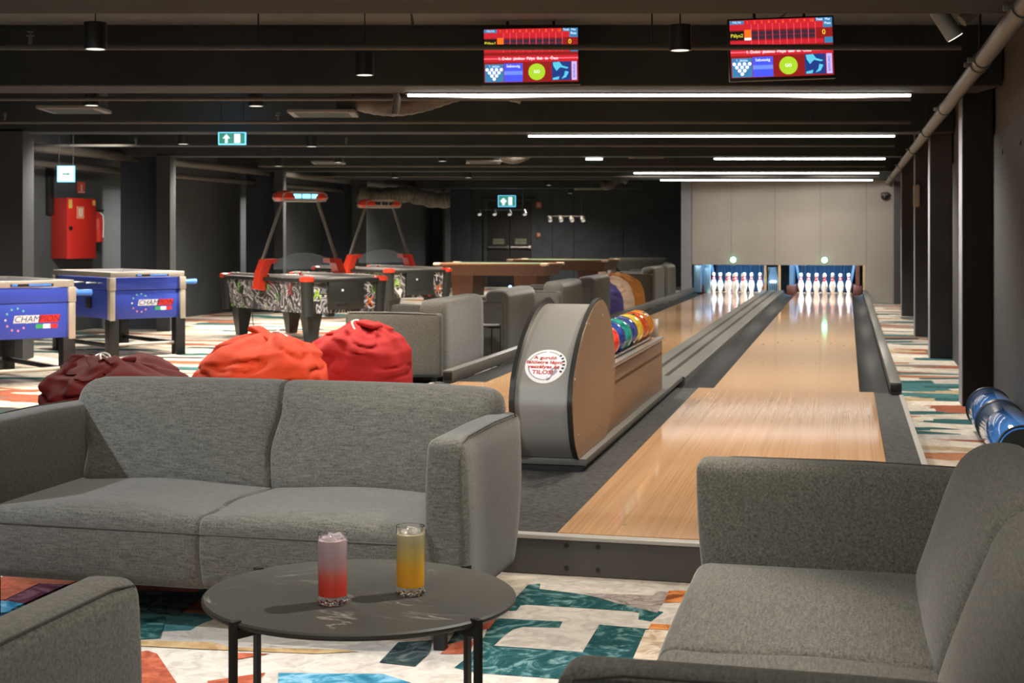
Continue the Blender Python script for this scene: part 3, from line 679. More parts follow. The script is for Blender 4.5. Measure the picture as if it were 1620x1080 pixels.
for body, cz, sz in (('A guruló', .048, .030), ('felületre lépni', .017, .030), ('veszélyes és', -.013, .030), ('TILOS!', -.048, .034)):
    sticker_text(body, sz, -.008, cz, M['redtext'], 'red_lettering', sx=1.05)
def arc_text(body, r0, a0, step, size, name, m):
    for i, ch in enumerate(body):
        if ch == ' ': continue
        a = a0 - i * step; sticker_text(ch, size, r0 * cos(a), r0 * 1.1 * sin(a), m, name, a - pi / 2)
g = G()
def arc_marks(a0, a1, n, wd):
    for i in range(n):
        a = a0 + (a1 - a0) * i / (n - 1); b = a + (a1 - a0) / n * .62
        g.poly([onhood(RX * q * cos(x), RZ * q * sin(x), .0026) for q, x in ((.80, a), (.80 + wd, a), (.80 + wd, b), (.80, b))])
arc_marks(radians(172), radians(100), 14, .055); arc_marks(radians(85), radians(52), 7, .055); arc_marks(radians(192), radians(290), 26, .045)
arc_marks(radians(46), radians(-22), 6, .13)
obj('rim_lettering', g, M['darktext'], st, smooth=False)
g = G()
for cx, cz, k in ((.030, -.055, 1.0), (.052, -.035, .8)):
    pts = [(cx + (.016 if 0.2 < abs((j / 16) - .5) else .010) * k * cos(2 * pi * j / 16) + sin(2 * pi * j / 16) * .012, cz + .04 * k * sin(2 * pi * j / 16)) for j in range(16)]
    g.poly([onhood(x, z, .0022) for x, z in pts])
obj('pin_drawing', g, M['greyprint'], st, smooth=False)

# seven balls in the rack
def ball_mat(name, c1, c2):
    m = swirl(name, c1, c2, tuple(min(1, x * 1.5 + .02) for x in c2), 6, 3, .35, .7)
    b = m.node_tree.nodes['Principled BSDF']; b.inputs['Roughness'].default_value = .12; b.inputs['Specular IOR Level'].default_value = .6; b.inputs['Coat Weight'].default_value = .5
    return m
BALLS = [('red', (.45, .02, .015), (.65, .05, .03), 'red bowling ball half hidden by the hood, nearest in the rack'),
         ('navy', (.01, .02, .11), (.03, .07, .30), 'glossy royal-blue bowling ball, second from the hood in the rack'),
         ('teal', (.005, .10, .09), (.02, .28, .22), 'teal-green bowling ball in the return rack'),
         ('blue', (.015, .02, .10), (.05, .07, .26), 'dark violet-blue bowling ball next to the yellow ball'),
         ('yellow', (.72, .42, .02), (.85, .60, .06), 'bright yellow bowling ball in the return rack'),
         ('red', (.60, .05, .01), (.80, .14, .02), 'orange-red bowling ball between the yellow and orange balls'),
         ('orange', (.65, .16, .01), (.85, .33, .03), 'orange-yellow bowling ball at the far end of the rack')]
for i, (n, c1, c2, lab) in enumerate(BALLS):
    b = thing('bowling_ball', lab, 'bowling ball', frame(-1.39, 8.62 + .262 * i, .659), LR + i * .9, 'bowling balls in the return rack')
    g = G(); g.sphere((0, 0, 0), .108, 40, 24); obj('ball_shell', g, ball_mat('ball_' + n, c1, c2), b, angle=80)
    g = G()
    for (a, e) in ((.2, 1.0), (.45, 1.05), (.3, .75)):
        d = Vector((cos(a) * cos(e), sin(a) * cos(e), sin(e))); g.cyl(d * .1072, d * .1084, .011, seg=12)
    obj('finger_hole', g, M['black'], b, smooth=False)

# ------------------------------------------------------------------ sofas
def span(a, b, r, inner, extra=()):
    L = [a, a + r * .10, a + r * .3, a + r * .6, a + r] + [a + r + (b - a - 2 * r) * k / inner for k in range(1, inner)] + [b - r, b - r * .6, b - r * .3, b - r * .10, b]
    L += [x for x in extra if a < x < b]
    return sorted(set(round(x, 5) for x in L))
def softbox(g, x0, x1, y0, y1, z0, z1, r, f=None, inner=(10, 8, 6), xs_extra=(), mi=0):
    r = min(r, (x1 - x0) / 2.01, (y1 - y0) / 2.01, (z1 - z0) / 2.01)
    X = span(x0, x1, r, inner[0], xs_extra); Y = span(y0, y1, r, inner[1]); Z = span(z0, z1, r, inner[2])
    cache = {}
    def V(x, y, z):
        k = (x, y, z)
        if k in cache: return cache[k]
        q = Vector((min(max(x, x0 + r), x1 - r), min(max(y, y0 + r), y1 - r), min(max(z, z0 + r), z1 - r)))
        p = Vector((x, y, z)); d = p - q
        if d.length > 1e-9:
            # map cube shell to rounded shell
            m = max(abs(d.x), abs(d.y), abs(d.z)); p = q + d.normalized() * m
        if f: p = f(p)
        cache[k] = g.bm.verts.new(p); return cache[k]
    n0 = len(g.bm.faces)
    def face(A, B, fx):
        for i in range(len(A) - 1):
            for j in range(len(B) - 1):
                g.bm.faces.new([V(*fx(A[i], B[j])), V(*fx(A[i + 1], B[j])), V(*fx(A[i + 1], B[j + 1])), V(*fx(A[i], B[j + 1]))])
    face(X, Y, lambda a, b: (a, b, Z[0])); face(X, Y, lambda a, b: (a, b, Z[-1]))
    face(X, Z, lambda a, b: (a, Y[0], b)); face(X, Z, lambda a, b: (a, Y[-1], b))
    face(Y, Z, lambda a, b: (X[0], a, b)); face(Y, Z, lambda a, b: (X[-1], a, b))
    g._mi(n0, mi)
SEAMX = tuple(x * .0035 for x in range(-13, 14))
def sofa_meshes(W, sx0=0.0):
    h = W / 2; at = .115
    out = {}
    g = G()
    def fs(p):
        top = max(0, min(1, (p.z - .30) / .1))
        wob = sx0 + .020 * sin((p.y + .1) * 11) * min(1, max(0, p.y) * 3)
        gx = exp(-((p.x - wob) / .0065) ** 2) + .35 * exp(-((p.x - wob) / .03) ** 2)
        ed = (1 - (abs(p.x) / (h - at)) ** 6)
        p = p.copy()
        bulge = .5 + .5 * cos(min(1, abs(abs(p.x) - h * .45) / (h * .5)) * pi)
        p.z += top * (.022 * bulge * ed - .016 * gx) * (1 if p.y > .05 else .5)
        if p.y < .10: p.y += .010 * gx * (1 - p.y / .1)
        p.y += .03 * max(0, (.26 - p.z)) / .12 * (1 if p.y < .3 else 0)
        return p
    softbox(g, -h + at * .8, h - at * .8, 0, .72, .14, .385, .045, fs, (26, 14, 5), tuple(x + sx0 for x in SEAMX)); out['seat'] = g
    g = G()
    hb = h - .045
    def fb(p):
        p = p.copy(); zz = (p.z - .33) / .41
        wob = .012 * sin(p.z * 22)
        gx = exp(-((p.x - wob) / .0065) ** 2) + .35 * exp(-((p.x - wob) / .03) ** 2)
        q = abs(abs(p.x) - hb * .5) / (hb * .5)
        bul = max(0, 1 - q ** 3) * sin(max(0, min(1, zz)) * pi)
        if p.y < .70: p.y -= .030 * bul - .022 * gx
        # narrower between the arms at the bottom, flaring over them at the top
        k = max(0, min(1, (zz - .35) / .45)); k = k * k * (3 - 2 * k)
        p.x *= (1 - (1 - k) * (.075 / hb) * 1.0)
        p.y += .20 * max(0, zz) ** 1.15 - .05 * zz * zz
        p.z += .012 * (1 - (p.x / hb) ** 4) * max(0, zz) - .012 * gx * (1 if zz > .85 else 0)
        return p
    softbox(g, -hb, hb, .56, .74, .33, .735, .075, fb, (26, 6, 12), SEAMX); out['back'] = g
    g = G()
    def ff(p):
        p = p.copy(); p.y += .10 * max(0, p.z - .14) / .5; return p
    softbox(g, -h + .06, h - .06, .66, .80, .14, .62, .05, ff, (8, 4, 6)); out['back_shell'] = g
    g = G()
    def fa(p):
        p = p.copy(); zz = (p.z - .13) / .53
        p.y = .02 + (p.y - .02) * (1 - .05 * (1 - zz)) + .05 * (1 - zz) ** 2 * (1 if p.y < .2 else 0) - .05 * (1 - zz) ** 2 * (1 if p.y > .6 else 0)
        p.x += .014 * sin(max(0, min(1, zz)) * pi) * (1 if p.x > 0 else -1) * (1 if abs(p.x) > h - at / 2 else -1)
        p.z -= .012 * max(0, min(1, (p.y - .45) / .4))
        return p
    softbox(g, h - at, h, .0, .84, .13, .662, .035, fa, (4, 12, 10)); out['arm'] = g
    # piping lines
    g = G(); pts = [(h - .012, .035, .17), (h - .004, .012, .35), (h - .007, .006, .60), (h - .006, .03, .648), (h - .008, .10, .658), (h - .008, .45, .659), (h - .008, .76, .650), (h - .008, .815, .63), (h - .006, .832, .52)]
    g.tube([fa(Vector(p)) if 0 else p for p in pts], .0024, 6); out['arm_pipe'] = g
    g = G(); g.tube([(-h + at + .01, .004, .334), (-h + at + .06, -.0012, .334), (-h * .5, -.0012, .333), (-.014, .001, .331), (0, .008, .330), (.014, .001, .331), (h * .5, -.0012, .333), (h - at - .06, -.0012, .334), (h - at - .01, .004, .334)], .003, 6); out['seat_pipe'] = g
    return out
def make_sofa(W, label, loc, rotz, group, sx0=0.0):
    h = W / 2; ms = sofa_meshes(W, sx0)
    t = thing('sofa', label, 'sofa', loc, rotz, group)
    se = obj('seat', ms['seat'], M['sofa'], t, angle=70); obj('piping', ms['seat_pipe'], M['seam'], se)
    obj('backrest', ms['back'], M['sofa'], t, angle=70)
    obj('back_shell', ms['back_shell'], M['sofa'], t, angle=70)
    a = obj('armrest', ms['arm'], M['sofa'], t, angle=70); p = obj('piping', ms['arm_pipe'], M['seam'], a)
    for x, mirror in ((a, True),):
        b = a.copy(); b.data = a.data.copy(); COL.objects.link(b); b.parent = t
        b.data.transform(Matrix.Scale(-1, 4, (1, 0, 0))); b.data.flip_normals()
        q = p.copy(); q.data = p.data.copy(); COL.objects.link(q); q.parent = b
        q.data.transform(Matrix.Scale(-1, 4, (1, 0, 0))); q.data.flip_normals()
    for sx in (-1, 1):
        for y in (.08, .74):
            g = G(); g.prism([(sx * (h - .09) - .018, y - .018), (sx * (h - .09) + .018, y - .018), (sx * (h - .09) + .018, y + .018), (sx * (h - .09) - .018, y + .018)], 'z', 0.0, .145)
            obj('leg', g, M['black'], t, smooth=False)
    return t
GS = 'grey lounge sofas'
s1 = make_sofa(1.74, 'grey two-seat sofa facing the camera behind the round table', frame(-1.995, 4.35), LR, GS)
s2 = make_sofa(2.16, 'grey sofa at lower right with its seat facing the round table', frame(-.405, 3.16), LR - pi / 2, GS, -.085)
dup(s1, frame(-2.11, 2.475), LR + pi, 'dark grey sofa arm in the lower left corner of the photo', GS)
FARS = [(-3.22, 11.86, 'grey sofa beside the red bean bag, nearest of the row along the left lane'),
        (-3.20, 14.1, 'grey sofa just behind the small side table, left of the hood'),
        (-3.18, 16.9, 'grey sofa directly above the hood, third along the left lane'),
        (-3.14, 18.9, 'grey sofa standing against the purple bean bag'),
        (-3.10, 24.8, 'grey sofa right behind the orange bean bag'),
        (-3.10, 26.6, 'farthest grey sofa of the row along the left lane kerb')]
def make_box_sofa(W, label, loc, rotz, group):
    h = W / 2; t = thing('sofa', label, 'sofa', loc, rotz, group)
    g = G(); softbox(g, -h + .12, h - .12, .02, .66, .12, .42, .05, None, (10, 6, 4)); obj('seat', g, M['sofa'], t, angle=70)
    g = G(); softbox(g, -h + .015, h - .015, .64, .87, .10, .745, .075, lambda p: Vector((p.x, p.y - .02 * max(0, p.z - .5), p.z)), (12, 3, 8)); obj('backrest', g, M['sofa'], t, angle=70)
    for x in (-1, 1):
        g = G(); a, b = (h - .135, h) if x > 0 else (-h, -h + .135); softbox(g, a, b, 0, .845, .10, .635, .03, None, (3, 10, 8)); ar = obj('armrest', g, M['sofa'], t, angle=70)
        g = G(); e = x * (h - .004); g.tube([(e, .02, .14), (e, .012, .58), (e, .04, .625), (e, .40, .631), (e, .80, .622), (e, .833, .58), (e, .836, .14)], .0045, 6); obj('piping', g, M['seam'], ar)
        for y in (.08, .76):
            g = G(); c = x * (h - .08); g.box(c - .02, c + .02, y - .02, y + .02, 0, .11); obj('leg', g, M['black'], t, smooth=False)
    return t
fs = None
for u, v, lab in FARS:
    loc = frame(u - .87, v + .72)
    if fs is None: fs = make_box_sofa(1.44, lab, loc, LR - pi / 2, 'grey sofas along the left lane')
    else: dup(fs, loc, LR - pi / 2, lab, 'grey sofas along the left lane')
dup(fs, (4.35, 34.6, 0), 0.0, 'grey sofa against the black back wall behind the pool tables', 'grey sofas along the left lane')

# ------------------------------------------------------------------ tables and drinks
def round_table(x, y, R, h, label, rot, legs=4, back=.0):
    t = thing('side_table' if R < .3 else 'coffee_table', label, 'table', (x, y, 0), rot)
    g = G(); g.lathe([(0, h - .016), (R - .006, h - .016), (R, h - .010), (R, h - .004), (R - .005, h), (0, h)], (0, 0, 0), 96, 0, False, False)
    obj('tabletop', g, M['tabletop'], t, angle=30)
    for k in range(legs):
        a = pi / 4 + k * 2 * pi / legs; c, s = cos(a), sin(a)
        g = G(); T = Matrix.Rotation(a, 4, 'Z')
        w = .008 * min(1, R / .25)
        g.box(R + .0005, R + .0005 + 2 * w, -w * .9, w * .9, 0, h + .004, .001, T=T)
        g.box(R - .009, R + .002, -w * .9, w * .9, h + .0004, h + .004, 0, T=T)
        g.box(.03, R + .002, -w * .8, w * .8, h - .036, h - .017, 0, T=T)
        obj('leg', g, M['black'], t, smooth=False)
    return t
TZ = .42
round_table(-.230, 3.575, .376, TZ, 'round black marble-topped coffee table with thin metal legs', radians(2))
sx_, sy_ = xy(-3.34, 13.78)
round_table(sx_, sy_, .155, .43, 'small round side table between two grey sofas beyond the lane kerb', radians(20))

def tumbler(x, y, rot, label, stops, lh, ice, H=.165, R=.0345):
    t = thing('drink_glass', label, 'glass', (x, y, TZ), rot, 'drinks on the coffee table')
    g = G(); seg = 72
    def ring(r, z, amp=0.0, n=12): return [Vector((( r + amp * cos(n * 2 * pi * k / seg)) * cos(2 * pi * k / seg), (r + amp * cos(n * 2 * pi * k / seg)) * sin(2 * pi * k / seg), z)) for k in range(seg)]
    rows = [ring(R * .55, .004), ring(R * .84, .0012, .0016), ring(R * .95, .004, .0022), ring(R * .985, .010, .0018), ring(R * .97, .017, .0006), ring(R * .97, .03), ring(R * .99, .09), ring(R, H - .004), ring(R, H - .001), ring(R - .0008, H),
            ring(R - .0018, H - .001), ring(R - .0018, H - .004), ring(R * .955, .09), ring(R * .93, .03), ring(R * .88, .021), ring(R * .5, .018)]
    g.grid(rows, True, True, True); obj('glass_body', g, M['glass'], t, angle=28)
    g = G(); rr = .885
    g.lathe([(0, .0182), (R * .5, .0182), (R * .885, .0212), (R * .935, .0305), (R * .960, .09), (R * .962, lh), (0, lh)], (0, 0, 0), 48, 0, False, False)
    obj('liquid', g, liquid('drink_' + label.split()[1], stops, lh), t, angle=50)
    for (a, rad, z, tilt) in ice:
        g = G(); T = Matrix.Translation((rad * cos(a), rad * sin(a), z)) @ Matrix.Rotation(tilt, 4, 'X') @ Matrix.Rotation(a, 4, 'Z')
        g.box(-.011, .011, -.011, .011, -.011, .011, .003, T=T); obj('ice_cube', g, M['ice'], t)
tumbler(-.286, 3.467, .2, 'tall pinkish red drink with ice in a ribbed glass, left on the table',
        [(0.0, (.85, .06, .03)), (.28, (.80, .075, .045)), (.46, (.74, .16, .12)), (.62, (.58, .34, .36)), (.82, (.56, .42, .45)), (1.0, (.62, .46, .48))], .150,
        [(.5, .016, .150, .5), (2.6, .015, .146, .2), (4.4, .012, .154, .9)])
tumbler(-.107, 3.558, .6, 'tall yellow orange drink with ice in a ribbed glass, right on the table',
        [(0.0, (.80, .26, .01)), (.15, (.86, .43, .02)), (.45, (.82, .47, .04)), (.68, (.62, .47, .14)), (.85, (.50, .43, .22)), (1.0, (.54, .49, .30))], .146,
        [(1.0, .014, .146, .4), (3.0, .016, .143, .7), (5.0, .013, .150, .1)])

# ------------------------------------------------------------------ bean bags
def bag_fabric(name, c): return mat(name, c, .8, spec=.25, noise_amt=.12, noise_scale=3)
def beanbag(x, y, R, Hh, rot, m, label, seed, flop=(0, 0), wr=1.0, strap=True, strapm=None, topw=.26):
    t = thing('bean_bag', label, 'bean bag', (x, y, 0), rot, 'bean bags')
    g = G(); seg = 96; rows = []; nz = 46
    for i in range(nz + 1):
        q = i / nz
        prof = [(0, .78), (.07, .93), (.25, 1.0), (.48, .985), (.68, .91), (.83, .77), (.93, .56), (1.0, topw)]
        for (a, ra), (b, rb) in zip(prof, prof[1:]):
            if a <= q <= b:
                k = (q - a) / (b - a); k = k * k * (3 - 2 * k) * .5 + k * .5; r = ra + (rb - ra) * k; break
        row = []
        for k in range(seg):
            a = 2 * pi * k / seg
            top = max(0, (q - .35) / .65)
            folds = .05 * top ** 1.2 * sin(5 * a + seed + 3.0 * q) + .035 * top * sin(9 * a + 2.1 * seed - 5 * q) + .02 * top * sin(17 * a + seed)
            n = noise.noise(Vector((cos(a) * 2.2 + seed * 3.1, sin(a) * 2.2, q * 5 + seed))) * .055 * (.4 + top)
            cr = -(1 - min(1, abs(noise.noise(Vector((cos(a) * 1.5 + seed, sin(a) * 1.5 + 7, q * 6)))) * 6)) * .075 * (.25 + top)
            rr = R * (r + wr * (folds + n + cr))
            z = Hh * q + wr * Hh * (.05 * top * sin(3 * a + seed * 2) + .04 * top * noise.noise(Vector((cos(a) * 3, sin(a) * 3 + seed, q * 4))))
            row.append(Vector((rr * cos(a) + flop[0] * top ** 2, rr * sin(a) + flop[1] * top ** 2, max(z, .002))))
        rows.append(row)
    g.grid(rows, True, True, True)
    b = obj('bag_body', g, m, t, angle=75)
    if strap:
        tz = Hh * .97
        for k in range(2):
            g = G(); cx, cy = flop; a0 = seed + k * 1.9
            pts = [(cx + (.02 + .16 * q) * cos(a0 + q * 1.1), cy + (.02 + .16 * q) * sin(a0 + q * 1.1), tz + .035 * sin(pi * q) - .05 * q * q + .03) for q in [j / 12 for j in range(13)]]
            g.tube(pts, .007, 8); obj('white_cord' if strapm is not M['seam'] else 'cord', g, strapm or M['white'], t)
        g = G(); a0 = seed + .9
        T = Matrix.Translation((flop[0], flop[1], tz + .01)) @ Matrix.Rotation(a0, 4, 'Z') @ Matrix.Rotation(.18, 4, 'Y')
        softbox(g, -.16, .16, -.07, .07, -.015, .025, .018, lambda p: T @ Vector((p.x, p.y, p.z + .03 * sin(p.x * 14 + seed))), (10, 4, 2))
        obj('handle_flap', g, m, t, angle=70)
    return t
beanbag(-.75, 11.15, .43, .60, .3, bag_fabric('red_cloth', (.36, .016, .016)), 'bright red bean bag next to the grey sofa', 1.3, (.04, -.02), .9)
beanbag(-1.34, 10.2, .47, .575, 1.2, bag_fabric('orange_cloth', (.52, .046, .012)), 'orange-red bean bag between the red and the maroon one', 3.7, (.15, .0), 1.2)
beanbag(-2.07, 9.4, .53, .48, 2.2, bag_fabric('maroon_cloth', (.095, .007, .008)), 'slumped dark maroon bean bag with white cord behind the sofa', 5.9, (.16, .05), 1.4, topw=.4)
for u, v, m, lab, sd in ((-3.55, 21.3, bag_fabric('purple_cloth', (.060, .045, .16)), 'purple bean bag in the row of three by the left lane', 2.2),
                         (-3.53, 22.3, bag_fabric('cream_cloth', (.52, .36, .25)), 'cream bean bag between the purple and orange-brown ones', 4.1),
                         (-3.50, 23.3, bag_fabric('ochre_cloth', (.45, .17, .03)), 'orange-brown bean bag farthest in the row of three', 6.4)):
    x, y = xy(u, v); beanbag(x, y, .44, .66, 0, m, lab, sd, (0, 0), .6, strap=True, strapm=m)

# ------------------------------------------------------------------ foosball tables
def foosball(bx, by, label):
    W, L, ph = .88, 1.5, radians(38)
    ox, oy = bx - W * cos(ph), by - W * sin(ph)
    t = thing('foosball_table', label, 'foosball table', (ox, oy, 0), ph, 'blue foosball tables')
    g = G()
    g.box(.03, W - .03, .03, L - .03, .40, .70, .004); g.box(.022, W - .022, .022, L - .022, .704, .83, .004)
    obj('cabinet', g, M['blue'], t)
    for x in (0, W - .065):
        for y in (0, L - .065):
            g = G(); g.box(x, x + .065, y, y + .065, .385, .70, .008); g.box(x - .004, x + .069, y - .004, y + .069, .702, .835, .008); obj('corner_post', g, M['silver'], t)
            g = G(); g.box(x + .0 if x == 0 else x - .045, (x + .11) if x == 0 else x + .065, y + .01 if y == 0 else y - .055, y + .12 if y == 0 else y + .055, 0.0, .399, .004); obj('leg', g, M['black'], t)
    g = G(); g.box(.01, W - .01, 0.01, .055, .836, .895, .006); g.box(.01, W - .01, L - .055, L - .01, .836, .895, .006); g.box(.01, .055, .055, L - .055, .836, .895, .006); g.box(W - .055, W - .01, .055, L - .055, .836, .895, .006)
    obj('top_frame', g, M['silver'], t)
    g = G(); g.box(.05, W - .05, .05, L - .05, .885, .892); obj('glass_lid', g, M['clear'], t, smooth=False)
    g = G(); g.box(.3, .68, .004, .0095, .845, .868, .002); obj('score_slot', g, M['black'], t)
    g = G(); g.box(.46, .66, -.002, .0035, .848, .865, .002); g.box(.31, .36, -.002, .0035, .848, .865, .002); obj('score_beads', g, M['bluegrip'], t)
    for k in range(8):
        y = .22 + k * (L - .44) / 7; rt = k in (0, 2, 4, 5)
        g = G(); x0, x1 = (-.03, W + .10) if rt else (-.10, W + .03)
        g.cyl((x0, y, .775), (x1, y, .775), .008, seg=10); r = obj('rod', g, M['alu'], t)
        if rt: g = G(); g.cyl((W + .07, y, .775), (W + .24, y, .775), .024, .027, seg=16); obj('grip', g, M['bluegrip'], r)
    for y in (.075, L - .075):
        g = G(); g.cyl((.11, y, .13), (W - .11, y, .13), .018, seg=12); obj('crossbar', g, M['silver'], t)
    for x in (.06, W - .06):
        g = G(); g.box(x - .022, x + .022, .13, L - .13, .10, .14, .004); obj('stretcher', g, M['black'], t)
    g = G(); g.box(-.004, .021, .50, .60, .50, .62, .006); obj('coin_slot', g, M['black'], t)
    # printed badge on the end panel
    P = lambda x, z, y=.0285: (x, y, z)
    T = Matrix.Translation((0, .0285, 0)) @ Matrix.Rotation(pi / 2, 4, 'X')
    Tt = lambda x, z, o=0: Matrix.Translation((x, .0285 - o, z)) @ Matrix.Rotation(pi / 2, 4, 'X')
    g = G()
    g.prism([(.33, .535), (.55, .535), (.565, .60), (.345, .60)], 'y', .0285, .0295)
    for k in range(11):
        a = 2 * pi * k / 11 + .3; up = sin(a)
        g.cyl((.36 + .095 * cos(a), .0285, .565 + .095 * sin(a)), (.36 + .095 * cos(a), .0295, .565 + .095 * sin(a)), .0115, seg=5, mi=1 if up > .5 else 2 if up < -.5 else 0)
    bd = obj('badge', g, [mat('badge_white', (.62, .64, .68), .4), mat('star_green', (.12, .45, .40), .4), mat('star_pink', (.55, .22, .30), .4)], t, smooth=False)
    g = G(); g.text('CHAM', .072, Tt(.45, .566, .002), shear=.25, sx=1.1); obj('badge_lettering', g, mat('badge_navy', (.02, .03, .12), .4), bd, smooth=False)
    g = G(); g.prism([(.555, .535), (.735, .535), (.75, .60), (.57, .60)], 'y', .0284, .0293); obj('badge_field', g, mat('badge_red', (.55, .03, .03), .4), bd, smooth=False)
    g = G(); g.text('PION', .072, Tt(.65, .566, .002), shear=.25, sx=1.1); obj('badge_lettering', g, mat('badge_deep_red', (.16, .01, .01), .4), bd, smooth=False)
    for k, c in enumerate(((.04, .32, .12), (.75, .77, .80), (.60, .03, .03))):
        g = G(); g.box(.53 + k * .065, .595 + k * .065, .0275, .0295, .485, .522); obj('flag_band', g, mat('flag_%d' % k, c, .4), bd, smooth=False)
    return t
foosball(-3.28, 12.85, 'blue foosball table cut by the left edge of the photo')
foosball(-2.90, 16.0, 'blue foosball table seen whole, in front of the air hockey tables')

# ------------------------------------------------------------------ air hockey tables
def airhockey(kx, ky, label, lit, gid):
    W, L, ph = 1.12, 2.3, radians(34)
    t = thing('air_hockey_table', label, 'air hockey table', (kx, ky, 0), ph, 'air hockey tables')
    g = G(); rows = []
    for z, o in ((.36, .06), (.74, 0.0)):
        rows.append([(o + .03, o * .4 + .03, z), (W - .03 - o, o * .4 + .03, z), (W - .03 - o, L - .03 - o * .4, z), (o + .03, L - .03 - o * .4, z)])
    g.grid(rows, True, True, True); obj('side_panels', g, graffiti('graffiti_print_%d' % gid, 3.1 + gid, 1.0), t, smooth=False)
    for x in (0, W):
        for y in (0, L):
            dx = 1 if x == 0 else -1; dy = 1 if y == 0 else -1
            g = G(); g.cyl((x + dx * .075, y + dy * .075, .33), (x + dx * .06, y + dy * .06, .735), .07, .078, 20); obj('corner_post', g, M['edge'], t)
            g = G(); g.lathe([(0, .735), (.086, .735), (.092, .75), (.088, .782), (.06, .795), (0, .797)], (x + dx * .06, y + dy * .06, 0), 24, 0, False, False); obj('corner_cap', g, M['redplastic'], t)
            g = G(); a = x + dx * .20; bb = y + dy * .22
            g.grid([[(a - .06, bb - .06, .0), (a + .05, bb - .06, .0), (a + .05, bb + .05, .0), (a - .06, bb + .05, .0)], [(a - .10, bb - .10, .36), (a + .10, bb - .10, .36), (a + .10, bb + .10, .36), (a - .10, bb + .10, .36)]], True, True, True)
            obj('leg', g, M['edge'], t, smooth=False)
    g = G(); g.box(.02, W - .02, -.012, .10, .725, .77, .012); g.box(.02, W - .02, L - .10, L + .012, .725, .77, .012); g.box(-.012, .10, .02, L - .02, .725, .77, .012); g.box(W - .10, W + .012, .02, L - .02, .725, .77, .012); obj('rail', g, M['edge'], t)
    g = G(); g.box(.09, W - .09, .09, L - .09, .755, .765); obj('playfield', g, mat('playfield_%d' % gid, (.42, .42, .42), .3), t, smooth=False)
    for x in (.085, W - .115):
        g = G(); g.box(x, x + .03, .1, L - .1, .766, .805, .006); obj('metal_band', g, M['trim'], t)
    g = G(); g.box(.32, W - .32, -.004, .045, .40, .735, .006); dr = obj('coin_door', g, M['edge'], t)
    g = G(); g.cyl((.50, -.004, .63), (.50, -.012, .63), .014, seg=12); obj('lock', g, M['white'], dr)
    g = G(); g.box(.42, .58, -.010, -.003, .45, .485, .004); obj('coin_tray', g, M['black'], dr)
    # coloured marks in the print
    for (x, z, s, c, ch) in ((.90, .48, .17, (.55, .12, .02), 'X'), (.18, .58, .16, (.30, .55, .05), 'A'), (.87, .64, .13, (.6, .55, .55), 'T')):
        g = G(); g.text(ch, s, Matrix.Translation((x, .027 - .0 + (.74 - z) * .045, z)) @ Matrix.Rotation(pi / 2, 4, 'X'), ext=.004); obj('printed_mark', g, mat('mark_%s_%d' % (ch, gid), c, .4), t, smooth=False)
    g = G(); g.text('X', .20, Matrix.Translation((.028, .42, .62)) @ Matrix.Rotation(-pi / 2, 4, 'Z') @ Matrix.Rotation(pi / 2, 4, 'X'), ext=.004); obj('printed_mark', g, mat('mark_red_%d' % gid, (.30, .04, .03), .4), t, smooth=False)
    # arch with overhead score sign
    ym = L * .50
    for s, x in ((1, 0), (-1, W)):
        b = x - s * .02
        g = G(); g.prism([(b - s * .05, .62), (b + s * .04, .60), (b + s * .06, .76), (b + s * .13, .93), (b + s * .21, .935), (b + s * .22, .99), (b + s * .05, .985), (b - s * .02, .82)], 'y', ym - .085, ym + .085)
        obj('arch_bracket', g, M['redplastic'], t, smooth=False)
        g = G(); g.tube([(b + s * .06, ym + .02, .98), (W / 2 - s * .25, ym + .02, 1.70)], .021, 10); obj('arch_post', g, M['pipe'], t)
    g = G(); n = 24; rows = []
    for y in (ym - .085, ym - .079):
        rows.append([(.14 + (W - .28) * k / n, y, .86) for k in range(n + 1)] + [(.14 + (W - .28) * k / n, y, .965 + .10 * sin(pi * k / n)) for k in range(n, -1, -1)])
    g.grid(rows, True, True, True); obj('clear_shield', g, M['clear'], t, smooth=False)
    sg = G(); c = W / 2
    sg.prism([(c - .29, 1.70), (c + .29, 1.70), (c + .32, 1.745), (c + .30, 1.80), (c + .15, 1.825), (c - .15, 1.825), (c - .30, 1.80), (c - .32, 1.745)], 'y', ym - .12, ym + .16)
    so = obj('score_sign', sg, M['silver'], t)
    for s in (-1, 1):
        g = G(); g.lathe([(0, -.055), (.10, -.05), (.15, -.01), (.135, .04), (.08, .075), (0, .085)], (c + s * .22, ym + .0, 1.755), 24, 0, False, False); obj('red_dome', g, M['redplastic'], so)
    g = G()
    for k in range(3): g.box(c - .17 + k * .13, c - .06 + k * .13, ym - .128, ym - .121, 1.74, 1.79, .004)
    obj('score_digits', g, glow('score_glow_%d' % gid, (.15, .6, 1.0), 3.0) if lit else M['edge'], so)
    g = G(); g.lathe([(0, 0), (.05, 0), (.05, .012), (.02, .02), (.018, .045), (0, .05)], (W * .62, L * .62, .7655), 20, 0, False, False); obj('striker', g, M['redplastic'], t)
    return t
airhockey(-1.75, 17.3, 'graffiti-printed air hockey table with lit blue score sign, nearer one', True, 0)
airhockey(-.98, 21.6, 'graffiti-printed air hockey table with unlit score sign, farther one', False, 1)

